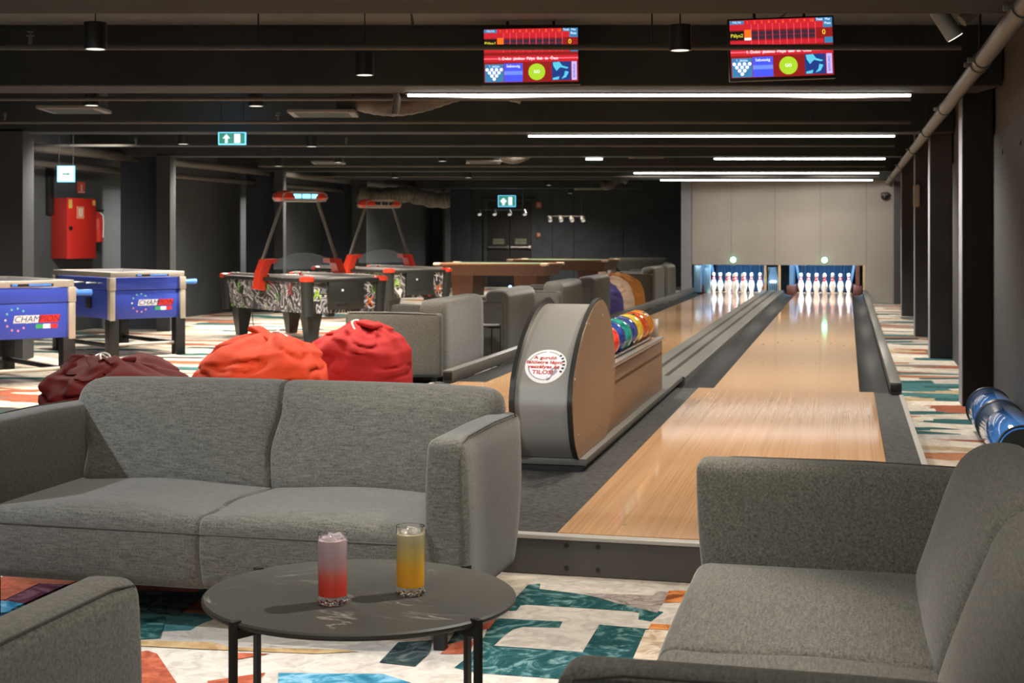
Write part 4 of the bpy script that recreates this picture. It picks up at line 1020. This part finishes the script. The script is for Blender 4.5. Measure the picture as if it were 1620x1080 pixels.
# ------------------------------------------------------------------ pool tables
def pool(kx, ky, label):
    W, L, ph = 1.2, 2.0, radians(72)
    t = thing('pool_table', label, 'pool table', (kx, ky, 0), ph, 'pool tables')
    g = G(); g.grid([[(.09, .09, .60), (W - .09, .09, .60), (W - .09, L - .09, .60), (.09, L - .09, .60)], [(.02, .02, .775), (W - .02, .02, .775), (W - .02, L - .02, .775), (.02, L - .02, .775)]], True, True, True); obj('apron', g, M['pool'], t, smooth=False)
    g = G(); g.box(0, W, 0, .13, .772, .805, .008); g.box(0, W, L - .13, L, .772, .805, .008); g.box(0, .13, .13, L - .13, .772, .805, .008); g.box(W - .13, W, .13, L - .13, .772, .805, .008); obj('rail', g, M['poolrail'], t)
    g = G(); g.box(.12, W - .12, .12, L - .12, .775, .80); obj('felt', g, M['felt'], t, smooth=False)
    for x in (0, W):
        for y in (0, L):
            dx = 1 if x == 0 else -1; dy = 1 if y == 0 else -1
            g = G(); g.box(min(x - dx * .006, x + dx * .12), max(x - dx * .006, x + dx * .12), min(y - dy * .006, y + dy * .12), max(y - dy * .006, y + dy * .12), .768, .812, .015); obj('corner_pocket', g, M['cream'], t)
    for y in (.28, L - .60):
        g = G(); g.grid([[(.30, y, 0), (W - .30, y, 0), (W - .30, y + .32, 0), (.30, y + .32, 0)], [(.22, y - .04, .60), (W - .22, y - .04, .60), (W - .22, y + .36, .60), (.22, y + .36, .60)]], True, True, True); obj('leg', g, M['pool'], t, smooth=False)
    return t
pool(1.53, 24.7, 'brown wooden pool table with green felt, nearer to the camera')
pool(2.91, 28.4, 'brown wooden pool table farther back near the black wall')

# ------------------------------------------------------------------ blue chrome cylinders by the right wall
def drum(v0, v1, label):
    t = thing('metallic_cylinder', label, 'cylinder', frame(.895, v0, .145), LR, 'blue cylinders by the wall')
    g = G(); L = v1 - v0; n = 40
    prof = [(.118, 0), (.132, .006), (.139, .02), (.139, L - .02), (.132, L - .006), (.118, L)]
    rows = [[(r * cos(2 * pi * k / n), z, r * sin(2 * pi * k / n)) for k in range(n)] for r, z in prof]
    g.grid(rows, True, True, True); obj('shell', g, M['chromeblue'], t)
    for z in (.010, L - .010):
        g = G(); pts = [(.139 * cos(2 * pi * k / n), z, .139 * sin(2 * pi * k / n)) for k in range(n)]; g.tube(pts, .006, 8, closed=True); obj('rim', g, M['edge'], t)
    g = G(); g.cyl((0, -.002, 0), (0, .004, 0), .125, seg=36); obj('end_disc', g, M['edge'], t)
drum(8.25, 9.50, 'shiny blue metal cylinder lying nearest the sofa by the right wall')
drum(9.52, 10.28, 'shiny blue metal cylinder lying at the foot of the nearest column')

# ------------------------------------------------------------------ score screens
SCR = {'red': (.42, .012, .02), 'dkred': (.20, .008, .008), 'cell': (.03, .015, .03), 'sky': (.03, .15, .30), 'blue': (.05, .07, .62), 'pale': (.62, .75, .95), 'white': (.9, .9, .95), 'lime': (.30, .48, .02), 'yel': (.75, .60, .03), 'orange': (.85, .13, .01), 'pink': (.75, .10, .14), 'navy': (.01, .03, .16), 'black': (.004, .004, .006), 'lilac': (.42, .34, .75), 'band': (.12, .20, .85), 'cyan': (.08, .42, .55)}
SM = {k: glow('screen_' + k, c, 1.25) for k, c in SCR.items()}
def tv(x, y, z, w, roll, yaw, label, n):
    h = w * .575
    t = thing('score_screen', label, 'screen', (x, y, z), 0, 'hanging score screens'); t.rotation_euler = (radians(-4), roll, yaw)
    g = G(); g.box(-w / 2 - .012, w / 2 + .012, 0, .045, -h / 2 - .02, h / 2 + .012, .005); obj('screen_frame', g, M['black'], t)
    lay = [0]
    def rect(name, k, x0, x1, z0, z1, d=.001):
        g = G(); X = lambda q: -w / 2 + q * w; Z = lambda q: h / 2 - q * h
        g.box(X(x0), X(x1), -d - .0008, -d, Z(z1), Z(z0)); return g, SM[k]
    def put(name, parts, par=None):
        g = G(); ms = []
        for k, x0, x1, z0, z1, d in parts:
            X = lambda q: -w / 2 + q * w; Z = lambda q: h / 2 - q * h
            if SM[k] not in ms: ms.append(SM[k])
            g.box(X(x0), X(x1), -d - .0008, -d, Z(z1), Z(z0), 0, ms.index(SM[k]))
        return obj(name, g, ms, par or t, smooth=False)
    panel = put('display', [('dkred', 0, 1, 0, 1, .0)])
    rows = [('sky', 0, .14, .01, .07, .001), ('red', .14, .83, 0, .17, .001), ('red', 0, .14, .07, .17, .001), ('black', 0, .135, .19, .345, .001), ('sky', .91, 1, 0, .17, .001), ('sky', .84, .91, .0, .06, .001), ('red', .83, .91, .06, .17, .001), ('dkred', .84, .99, .18, .33, .001), ('red', 0, .91, .36, .44, .001), ('sky', .92, 1, .34, .44, .001), ('red', 0, 1, .50, .62, .001), ('pink', 0, 1, .545, .57, .0015)]
    for k in range(10):
        a = .142 + k * .0695
        rows += [('orange' if k == 0 else 'cell', a, a + .064, .20 if k else .17, .335 if k else .34, .002), ('pink', a + .065, a + .0685, .07, .44, .0022)]
        if k: rows.append(('dkred', a, a + .064, .262, .275, .0025))
    rows.append(('white' if n == 2 else 'orange', .142, .206, .31, .35, .003))
    put('score_table', rows, panel)
    put('pin_tile', [('sky', .01, .205, .66, .99, .001)], panel); put('speed_tile', [('blue', .212, .41, .645, .99, .001), ('band', .213, .409, .79, .86, .0015)], panel); put('picture_tile', [('navy', .72, .92, .625, .97, .001)], panel); put('side_tile', [('lilac', .93, .985, .625, .97, .001)], panel)
    Tt = lambda q, r: Matrix.Translation((-w / 2 + q * w, -.0042, h / 2 - r * h)) @ Matrix.Rotation(pi / 2, 4, 'X')
    def tx(body, size, q, r, k, nm='lettering', rot=0):
        g = G(); g.text(body, size * h, Tt(q, r) @ Matrix.Rotation(rot, 4, 'Z')); obj(nm, g, SM[k], panel, smooth=False)
    for k in range(10): tx(str(k + 1), .075, .175 + k * .0695, .045, 'orange')
    tx('PÁLYA', .05, .07, .04, 'pale'); tx('Total', .05, .875, .03, 'white'); tx('Max', .05, .955, .03, 'white'); tx('Poss', .06, .955, .10, 'white')
    tx('Pálya%d' % n, .085, .068, .27, 'yel'); tx('0', .12, .915, .255, 'yel')
    tx('1. Dobó  játékos  Pálya  Bab  és  Össz', .072, .47, .56, 'white')
    tx('1. dobás', .06, .107, .70, 'pale'); tx('Sebesség', .07, .31, .70, 'white'); tx('BOWLING', .055, .957, .80, 'black', rot=pi / 2)
    g = G(); g.cyl((-w / 2 + .56 * w, -.001, h / 2 - .81 * h), (-w / 2 + .56 * w, -.002, h / 2 - .81 * h), .155 * h, seg=40); obj('go_button', g, SM['lime'], panel, smooth=False)
    tx('GO', .075, .56, .81, 'white')
    g = G()
    for r in range(4):
        for k in range(4 - r): q = .107 + (k - (3 - r) / 2) * .05; g.cyl((-w / 2 + q * w, -.002, h / 2 - (.76 + r * .058) * h), (-w / 2 + q * w, -.003, h / 2 - (.76 + r * .058) * h), .030 * h, seg=16)
    obj('pin_diagram', g, SM['white'], panel, smooth=False)
    g = G(); A = lambda q, r: (-w / 2 + q * w, h / 2 - r * h)
    for pts in ([(.73, .64), (.80, .63), (.83, .70), (.90, .74), (.88, .76), (.81, .73), (.77, .80), (.74, .72)], [(.86, .80), (.90, .82), (.87, .92), (.82, .95), (.85, .88)], [(.73, .93), (.80, .90), (.79, .96), (.73, .965)]):
        g.prism([A(*p) for p in pts], 'y', -.0025, -.002)
    obj('bowler_picture', g, SM['cyan'], panel, smooth=False)
    for dx in (-.16, .16):
        g = G(); g.cyl((dx, .055, h / 2 - .06), (dx, .055, 2.77 - z), .010, seg=10); obj('hanging_rod', g, M['black'], t)
    g = G(); g.box(-.22, .22, .045, .065, h / 2 - .08, h / 2 - .05, .003); obj('bracket', g, M['black'], t)
tv((1236.5 - 720) * 9.6 / F, 9.6, 1.28 + 296.5 * 9.6 / F, .655, radians(-1.6), radians(-4), 'score screen of lane two hanging above the right lane', 2)
tv((840 - 720) * 10.2 / F, 10.2, 1.28 + 284.5 * 10.2 / F, .645, radians(-.6), radians(-3), 'score screen of lane one hanging left, above the ball return', 1)

# ------------------------------------------------------------------ ceiling services
LEDS = [(645, 1440, 10.92, 'nearest long LED strip under the ceiling beam behind the screens'), (836, 1415, 15.42, 'second LED strip under the ceiling beams above the lanes'),
        (1130, 1400, 20.0, 'third LED strip under the ceiling beams above the lanes'), (1003, 1390, 24.6, 'fourth LED strip under the ceiling beams above the lanes'), (1045, 1380, 27.75, 'farthest LED strip just in front of the grey end wall')]
for x0, x1, d, lab in LEDS:
    X0 = (x0 - 720) * d / F; X1 = (x1 - 720) * d / F; z = 2.305
    t = thing('led_strip', lab, 'light', ((X0 + X1) / 2, d, z), 0, 'LED strips over the lanes')
    h = (X1 - X0) / 2
    g = G(); g.box(-h - .02, h + .02, -.018, .018, .012, .024); obj('profile', g, M['kerb'], t, smooth=False)
    g = G(); g.box(-h, h, -.015, .015, -.006, .0115, .003); obj('diffuser', g, M['led'], t, smooth=False)
g = G(); X0 = (927 - 720) * 20 / F; g.box(X0, X0 + .22, 19.985, 20.015, 2.293, 2.317, .003); tag(obj('led_strip', g, M['led']), 'short lone piece of LED strip left of the third strip', 'light')
# sprinkler and cable pipes running across
HEAD = G(); HEAD.cyl((0, 0, 0), (0, 0, .05), .010, seg=10); HEAD.cyl((0, 0, .05), (0, 0, .056), .022, seg=12); HEAD.cyl((0, 0, .072), (0, 0, .076), .018, seg=12); HEAD.cyl((0, 0, .05), (0, 0, .076), .005, seg=8)
hm = bpy.data.meshes.new('sprinkler_head'); HEAD.bm.to_mesh(hm); HEAD.bm.free(); hm.materials.append(M['pipe'])
for d, z, x1p, heads, lab in ((8.3, 2.33, 1520, (48, ), 'pale pipe running across in front of the score screens'), (11.6, 2.345, 1440, (), 'thin pipe just behind the nearest LED strip'), (13.8, 2.33, 1440, (440, 8), 'pipe across the bay above the second LED strip'),
                       (17.4, 2.33, 1415, (215, 548), 'pipe across the bay behind the first exit sign'), (22.6, 2.33, 1400, (), 'pipe across the bay above the air hockey tables'), (26.6, 2.33, 1390, (), 'farthest pipe across the ceiling before the end wall')):
    Xe = (x1p - 720) * d / F; t = thing('ceiling_pipe', lab, 'pipe', (0, d, z), 0)
    g = G(); g.cyl((-7.5 if d < 20 else -3, 0, 0), (Xe, 0, 0), .016, seg=12); obj('pipe_run', g, M['pipedark'], t)
    for xx in [-5.5 + 2.2 * k for k in range(8)]:
        if xx < Xe: g = G(); g.cyl((xx, 0, .016), (xx, 0, 2.77 - z), .005, seg=6); obj('hanger', g, M['black'], t)
    for hp in heads:
        o = bpy.data.objects.new('sprinkler_head', hm); COL.objects.link(o); o.parent = t; o.location = ((hp - 720) * d / F, 0, .012)
# main pipe along the right columns
t = thing('main_pipe', 'thick grey sprinkler main along the right columns under the ceiling', 'pipe', (0, 0, 0), LR)
g = G(); g.cyl((.745, 4.0, 2.275), (.745, 29.4, 2.275), .047, seg=24); obj('pipe_run', g, M['pipe'], t)
for v in (6.9, 8.9, 9.15, 12.3, 15.0, 18.0, 22.0, 26.0):
    g = G(); g.cyl((.745, v - .035, 2.275), (.745, v + .035, 2.275), .055, seg=24); cl = obj('coupling', g, M['pipedark'], t)
    g = G(); g.box(.745 - .085, .745 - .05, v - .02, v + .02, 2.262, 2.288, .004); obj('bolt', g, M['pipe'], cl)
for v in (9.0, 12.3, 15.0, 19.0):
    g = G(); g.cyl((.745, v + .1, 2.31), (.745, v + .1, 2.77), .008, seg=8); obj('hanger', g, M['black'], t)
# pendant downlights and surface discs
PEND = [(151, 78, 7.8, 'black cylinder pendant lamp at the far left in front of the first beam'), (577, 119, 9.4, 'black cylinder pendant lamp left of the score screens'), (1076, 80, 8.15, 'black cylinder pendant lamp between the two score screens')]
def pendant(x, y, zb, label, r=.06, h=.14, power=60, grp='cylinder pendant lamps'):
    t = thing('pendant_lamp', label, 'lamp', (x, y, zb), 0, grp)
    g = G(); g.lathe([(r * .8, .0), (r, .0), (r, h), (0, h)], (0, 0, 0), 28, 0, False, False); obj('lamp_body', g, M['black'], t)
    g = G(); g.cyl((0, 0, .001), (0, 0, .006), r * .86, seg=24); obj('diffuser', g, M['disc'], t)
    g = G(); g.cyl((0, 0, h), (0, 0, 2.76 - zb), .004, seg=6); g.cyl((0, 0, 2.735 - zb), (0, 0, 2.76 - zb), .03, seg=12); obj('cord', g, M['black'], t)
    if power: spot(x, y, zb - .012, power, None, 135, .8, .05, WARM)
    return t
for px, py, d, lab in PEND: pendant((px - 720) * d / F, d, 1.28 + (372 - py) * d / F, lab, power=140)
DISC = [(145, 167, 11.7, 'first small downlight above the foosball tables at far left', 100), (405, 168, 11.8, 'small downlight left of the near ceiling cassette', 100), (290, 228, 15.75, 'small downlight beside the near hanging exit sign', 110), (493, 232, 15.9, 'small downlight right of the near exit sign', 110),
        (440, 263, 20.6, 'small downlight above the nearer air hockey sign', 90), (535, 257, 20.3, 'small downlight right of the air hockey sign, third bay', 90), (700, 255, 20.4, 'small downlight above the pool tables, third bay', 90),
        (625, 281, 25.0, 'small downlight over the farther air hockey sign', 90), (741, 281, 25.0, 'small downlight over the pool tables, fourth bay', 100), (868, 293, 29.6, 'small downlight over the far pool table', 100), (902, 306, 33.8, 'farthest small downlight before the black wall', 70)]
for px, py, d, lab, pw in DISC: pendant((px - 720) * d / F, d, 1.28 + (372 - py) * d / F, lab, .062, .12, pw * 3.6, 'small ceiling downlights')
# air cassettes with flexible ducts
def cassette(x, y, z, w, l, label, tilt=.0, duct=None):
    t = thing('air_cassette', label, 'air vent', (x, y, z), 0, 'ceiling air cassettes')
    g = G(); g.box(-w / 2, w / 2, -l / 2, l / 2, 0, .03, .006); obj('face_plate', g, M['vent'], t)
    g = G()
    for k in range(7): g.box(-w * .4, w * .4, -l * .4 + k * l * .12, -l * .4 + k * l * .12 + .03, -.006, -.0005)
    obj('slats', g, M['ceil'], t, smooth=False)
    g = G(); g.box(w * .22, w * .46, -l * .4, l * .4, .031, 2.755 - z, .01); obj('plenum', g, M['beam'], t)
    if duct:
        g = G(); pts = []; rr = []
        for k in range(40):
            q = k / 39; pts.append((w * .46 + duct * q, 0, min(.15 - .07 * sin(q * pi * 2) + .05 * q, 2.62 - z))); rr.append(.10 + .006 * (k % 2))
        g.tube(pts, rr, 16); obj('flexible_duct', g, M['duct'], t)
for (px, py, d, wp, lab, du) in ((118, 176, 12.9, 95, 'tilted air cassette at far left above the foosball tables', 0), (512, 182, 13.2, 105, 'air cassette with flexible duct left of the near LED strip', 1.5), (520, 259, 20.9, 50, 'small air cassette over the air hockey tables', 0),
                             (765, 258, 20.9, 55, 'air cassette with flexible duct over the pool tables', .8), (1025, 249, 20.6, 55, 'small air cassette right of the third bay strip', 0), (930, 300, 31.0, 40, 'farthest air cassette before the black wall', .6)):
    cassette((px - 720) * d / F, d, 1.28 + (372 - py) * d / F, wp * d / F, .55, lab, 0, du)
g = G(); n = 60; pts = []; rr = []
for k in range(n):
    q = k / (n - 1); d = 28.2; px = 565 + q * 145; py = 306 + 8 * q + 3 * sin(q * 9); pts.append(((px - 720) * d / F, d + .2 * q, 1.28 + (372 - py) * d / F)); rr.append(.145 + .012 * (k % 2) + .012 * sin(k * .7))
g.tube(pts, rr, 20); tag(obj('flexible_air_duct', g, M['duct']), 'thick crinkled flexible duct above the farther air hockey table', 'duct')
t = thing('hanging_strap_lamp', 'small pale curved fitting hanging at the left end of the near LED strip', 'fitting', ((628 - 720) * 10.95 / F, 10.95, 2.17), 0)
g = G(); g.tube([(-.015, 0, 0), (-.005, 0, .06), (.0, 0, .12), (-.005, 0, .155)], [.026, .028, .028, .022], 14); obj('fitting_body', g, M['pipe'], t)
g = G(); g.cyl((0, 0, .15), (0, 0, .30), .004, seg=6); obj('hanger', g, M['black'], t)
# pipes along the left wall
for u, z, r, lab in ((-9.35, 2.33, .06, 'upper grey pipe running along the left wall under the ceiling'), (-9.6, 2.16, .04, 'lower thin pipe running along the left wall')):
    g = G(); g.cyl((u, 14.5, z), (u, 34.0, z), r, seg=16); tag(obj('wall_pipe', g, M['pipedark'], rotz=LR), lab, 'pipe')
# track spots, top right
t = thing('track_spotlight', 'lit black track spotlight hanging near the top right corner', 'spotlight', ((1500 - 720) * 7.6 / F, 7.6, 1.28 + (372 - 40) * 7.6 / F), 0)
g = G(); g.cyl((-.055, 0, .08), (.035, 0, -.06), .044, .044, 24); obj('lamp_head', g, M['kerb'], t)
g = G(); g.cyl((.0355, 0, -.0608), (.0375, 0, -.064), .040, seg=24); obj('diffuser', g, M['disc'], t)
g = G(); g.tube([(-.01, 0, .03), (-.015, 0, .09), (.0, 0, .14), (.01, 0, .40)], .010, 8); obj('bracket', g, M['black'], t)
t = thing('track_spotlight', 'grey track spotlight pointing away, right of the lit one', 'spotlight', ((1543 - 720) * 7.6 / F, 7.6, 1.28 + (372 - 16) * 7.6 / F), 0)
g = G(); g.cyl((-.07, 0, -.055), (.055, 0, .045), .034, .034, 20); obj('lamp_head', g, M['pipe'], t)
g = G(); g.tube([(0, 0, .02), (.02, 0, .08), (.02, 0, .33)], .010, 8); obj('bracket', g, M['black'], t)
# spot rails on the far wall
for (px, py, wp, n, d, lab) in ((793, 333, 85, 4, 34.5, 'wall track with four small spots above the double doors'), (895, 343, 62, 4, 34.5, 'wall track with four small spots right of the double doors')):
    t = thing('spot_rail', lab, 'spotlight rail', ((px - 720) * d / F, d, 1.28 + (372 - py) * d / F), 0)
    wd = wp * d / F; g = G(); g.box(-wd / 2, wd / 2, -.02, .02, 0, .03); obj('rail', g, M['pipedark'], t)
    g = G(); g.cyl((-wd * .4, 0, .03), (-wd * .4, 0, 2.76 - t.location.z), .008, seg=6); g.cyl((wd * .4, 0, .03), (wd * .4, 0, 2.76 - t.location.z), .008, seg=6); obj('hanger', g, M['black'], t)
    for k in range(n):
        x = -wd * .42 + k * wd * .28; g = G(); g.cyl((x, 0, 0), (x + .02, -.07, -.09), .05, .06, 14); hd = obj('spot_head', g, M['pipedark'], t)
        g = G(); g.cyl((x + .02, -.0705, -.0905), (x + .0205, -.073, -.093), .042, seg=14); obj('diffuser', g, M['spotdim'], hd)
        
# ------------------------------------------------------------------ signs and wall items
EX = {'green': glow('exit_green', (.01, .16, .09), 1.2), 'white': glow('exit_white', (.75, .85, .85), 1.1), 'blue': glow('exit_edge', (.15, .55, .9), 1.6)}
def exit_sign(px, py, d, wp, hp, label, face='green', arrow='up'):
    w, h = wp * d / F, hp * d / F
    t = thing('exit_sign', label, 'exit sign', ((px - 720) * d / F, d, 1.28 + (372 - py) * d / F), 0)
    g = G(); g.box(-w / 2, w / 2, 0, .03, -h / 2, h / 2, .004); obj('sign_box', g, EX['blue'], t)
    g = G(); g.box(-w / 2 + .012, w / 2 - .012, -.003, -.0005, -h / 2 + .012, h / 2 - .008); obj('sign_face', g, EX['white'] if face == 'white' else EX['green'], t, smooth=False)
    g = G(); m = EX['green'] if face == 'white' else EX['white']; s = h * .36
    if face == 'white':
        g.box(-w * .18, w * .1, -.005, -.0035, -h * .05, h * .03); g.prism([(w * .1, -h * .10), (w * .26, 0), (w * .1, h * .08)], 'y', -.005, -.0035)
    else:
        cx = -w * .2
        g.prism([(cx - s * .85, 0), (cx, s), (cx + s * .85, 0)], 'y', -.005, -.0035) if arrow == 'up' else g.prism([(cx - s * .8, 0), (cx, s * .8), (cx + s * .8, 0), (cx, -s * .8)], 'y', -.005, -.0035)
        g.box(cx - s * .3, cx + s * .3, -.005, -.0035, -s, 0); g.box(w * .08, w * .30, -.005, -.0035, -s, s)
    obj('pictogram', g, m, t, smooth=False)
    g = G(); top = 2.76 - t.location.z
    for x in (-w * .4, w * .4): g.cyl((x, .015, h / 2), (x, .015, top), .004, seg=6)
    obj('hanger', g, M['black'], t)
    p = bpy.data.lights.new('sign_light', 'POINT'); p.energy = 2.5; p.color = (.4, .7, 1); p.shadow_soft_size = .1
    o = bpy.data.objects.new('sign_light', p); COL.objects.link(o); o.location = (t.location.x, d - .25, t.location.z)
exit_sign(367, 219, 14.9, 44, 20, 'green exit sign with arrow hanging in the middle of the left bays')
exit_sign(104, 275, 17.3, 28, 26, 'bright white exit sign above the red hose cabinet', 'white')
exit_sign(802, 318, 34.0, 28, 18, 'green exit sign glowing above the far double doors', arrow='diamond')
def wallthing(name, label, cat, v, z): return thing(name, label, cat, frame(-10, v, z), LR)
# hose cabinet on the left wall
k = (80 - 720) / F
def v_at(px, u):
    q = (px - 720) / F; return (-u * CT - q * u * ST) / (ST - q * CT)
v0 = v_at(107, -9.76); v1 = v_at(151, -9.76)
Yc = 9.76 * ST + v0 * CT
zt = 1.28 + (372 - 313) * Yc / F; zb = 1.28 + (372 - 409) * Yc / F
t = thing('fire_hose_cabinet', 'red fire hose cabinet on the left wall below the white exit sign', 'cabinet', frame(-9.998, v0, zb), LR)
L = v1 - v0; hh = zt - zb
g = G(); g.box(0.0, .22, 0, L, 0, hh, .006); obj('cabinet_body', g, mat('cabinet_shaded_red', (.30, .02, .015), .4), t)  # darker copy of the door red, shade of the side put into the colour
g = G(); g.box(.2205, .245, -.004, L + .004, -.004, hh + .004, .004); dr = obj('door', g, M['cabinetred'], t)
g = G(); g.box(.2455, .252, L * .30, L * .55, hh * .66, hh * .87); obj('hose_symbol', g, mat('symbol_salmon', (.72, .26, .16), .5), dr, smooth=False)
g = G(); g.box(.2525, .254, L * .36, L * .42, hh * .70, hh * .84); g.box(.2525, .254, L * .44, L * .50, hh * .70, hh * .84); g.box(.2525, .254, L * .40, L * .47, hh * .69, hh * .76); obj('symbol_print', g, mat('symbol_white', (.8, .65, .55), .5), dr, smooth=False)
ym_ = mat('sticker_yellow', (.75, .50, .12), .5)
g = G(); g.box(.2455, .249, L * .02, L * .14, hh * .83, hh * .98); obj('sticker', g, ym_, dr, smooth=False)
g = G(); g.box(.2455, .249, L * .88, L * .97, hh * .89, hh * .97); obj('sticker', g, ym_, dr, smooth=False)
g = G(); g.box(.2455, .262, L * .03, L * .12, hh * .47, hh * .53, .004); obj('handle', g, M['black'], dr)
v2 = v_at(152, -9.78); t = thing('fire_extinguisher', 'red extinguisher beside the hose cabinet on the left wall', 'extinguisher', frame(-9.84, v2 + .16, 1.28 + (372 - 383) * (Yc + .4) / F), LR)
g = G(); g.lathe([(0, 0), (.065, 0), (.07, .01), (.07, .30), (.055, .35), (.025, .38), (.025, .41), (0, .41)], (0, 0, 0), 24, 0, False, False); obj('cylinder_body', g, M['cabinetred'], t)
g = G(); g.box(-.02, .09, -.012, .012, .415, .44, .004); obj('lever', g, M['black'], t)
g = G(); g.tube([(.03, 0, .40), (.08, .0, .36), (.085, 0, .22), (.08, 0, .06)], .010, 8); obj('hose', g, M['white'], t)
v3 = v_at(136, -9.99); Y3 = 9.99 * ST + v3 * CT
t = thing('fire_sign', 'small red sign on the left wall above the hose cabinet', 'sign', frame(-9.999, v3 - .12, 1.28 + (372 - 297) * Y3 / F), LR)
g = G(); g.box(0, .006, -.10, .10, -.075, .075); obj('sign_plate', g, mat('sign_red', (.60, .08, .05), .5), t, smooth=False)
g = G(); g.box(.0065, .008, -.02, .03, -.05, .04); g.box(.0065, .008, -.08, .09, -.07, -.055); obj('sign_symbol', g, mat('sign_pale', (.75, .45, .38), .5), t, smooth=False)
g = G(); q = v_at(84, -9.98); g.box(-9.999, -9.94, q - .16, q - .04, 1.55, 2.2, .005); tag(obj('cable_duct', g, M['black'], rotz=LR), 'black upright cable duct on the left wall above the hose cabinet', 'cable duct')

# double doors in the back wall
DY = Y1 - .001; X = lambda px, d=Y1: (px - 720) * d / F; Z = lambda py, d=Y1: 1.28 + (372 - py) * d / F
dark = mat('door_dark', (.012, .0115, .010), .55)
g = G(); g.box(X(765), X(771), DY - .05, DY, 0, 2.12); g.box(X(841), X(847), DY - .05, DY, 0, 2.12); g.box(X(765), X(847), DY - .05, DY, 2.12, 2.20); dframe = struct('door_1', g, M['blackwall'])
for a, b, lab in ((771.2, 805.8, 'left'), (806.2, 840.8, 'right')):
    g = G(); g.box(X(a), X(b), DY - .045, DY - .005, .01, 2.118, .004); lf = obj('door_leaf', g, dark, dframe, smooth=False)
    g = G(); g.cyl((X(a + 3), DY - .10, Z(391)), (X(b - 2), DY - .10, Z(391)), .022, seg=12); g.box(X(b - 5), X(b - 1), DY - .12, DY - .045, Z(393), Z(388.5), .005); g.box(X(a + 1), X(a + 4), DY - .12, DY - .045, Z(392.5), Z(389.5), .005); obj('push_bar', g, M['pipe' if lab == 'left' else 'alu'], lf)
    g = G(); m_ = (a + b) / 2; g.box(X(m_ - 9), X(m_ + 9), DY - .052, DY - .0455, Z(386), Z(377.5)); pl = obj('sign_plate', g, mat('plate_olive', (.20, .20, .12), .5), lf, smooth=False)
    g = G(); g.text('TOLNI', .11, Matrix.Translation((X(m_), DY - .054, Z(381.7))) @ Matrix.Rotation(pi / 2, 4, 'X')); obj('sign_lettering', g, M['darktext'], pl, smooth=False)
for px, py, s, lab in ((852, 324, 9, 'small red fire sign high on the black wall right of the doors'), (852, 371.5, 6, 'small red alarm button on the black wall right of the doors')):
    t = thing('fire_sign' if s > 7 else 'alarm_button', lab, 'sign' if s > 7 else 'alarm button', (X(px), DY, Z(py)), 0)
    ww = s * Y1 / F / 2; g = G(); g.box(-ww, ww, -.03, 0, -ww * 1.15, ww * 1.15, .004); obj('plate', g, mat('sign_rust', (.40, .12, .08), .5), t)
    g = G(); g.box(-ww * .5, ww * .5, -.034, -.0305, -ww * .6, ww * .6); obj('symbol', g, mat('sign_rose', (.55, .35, .30), .5), t, smooth=False)
# wall panel joints on the back wall
for px in (873, 907, 985):
    g = G(); g.box(X(px), X(px) + .02, DY - .006, DY, 0, 2.3); struct('trim_%d' % (7 + [873, 907, 985].index(px)), g, M['black'])
# dome camera and white box near the right columns
t = thing('dome_camera', 'small dark dome security camera at the top right of the grey end wall', 'camera', frame(.70, 29.5, 2.02), LR)
g = G(); g.sphere((0, 0, 0), .075, 20, 14); obj('dome', g, M['edge'], t)
g = G(); g.lathe([(.08, 0), (.085, .03), (.05, .06), (0, .06)], (0, 0, .02), 24, 0, False, False); g.box(-.02, .02, 0, .10, .03, .07); obj('mount', g, M['pipe'], t)
g = G(); g.box(-.05, .03, -.05, -.002, -.14, .14, .015); o = obj('wall_speaker', g, mat('speaker_cream', (.42, .36, .30), .6), loc=frame(.86, 19.68, 1.78), rotz=LR); tag(o, 'small cream upright wall box mounted on a right column', 'wall box')
# air hockey cable and blue lamp on the floor by the doors
t = thing('floor_lamp_spot', 'tiny glowing blue light on the floor in front of the doors', 'light', (X(807, 35), 35, 0), 0)
g = G(); g.box(-.06, .06, -.04, .04, 0, .09, .01); obj('housing', g, M['black'], t)
g = G(); g.sphere((0, -.05, .06), .04, 14, 10); obj('lens', g, glow('blue_lens', (.25, .45, 1), 6), t)
g = G(); bx_, by_ = -2.55, 18.3
g.tube([(bx_ + .05, by_, .37), (bx_ + .06, by_ - .01, .2), (bx_ + .12, by_ - .05, .05), (bx_ + .2, by_ - .2, .008), (bx_ + .35, by_ - .6, .007)], .006, 6)
tag(obj('power_cable', g, M['black']), 'thin black cable hanging from the nearer air hockey table to the carpet', 'cable')
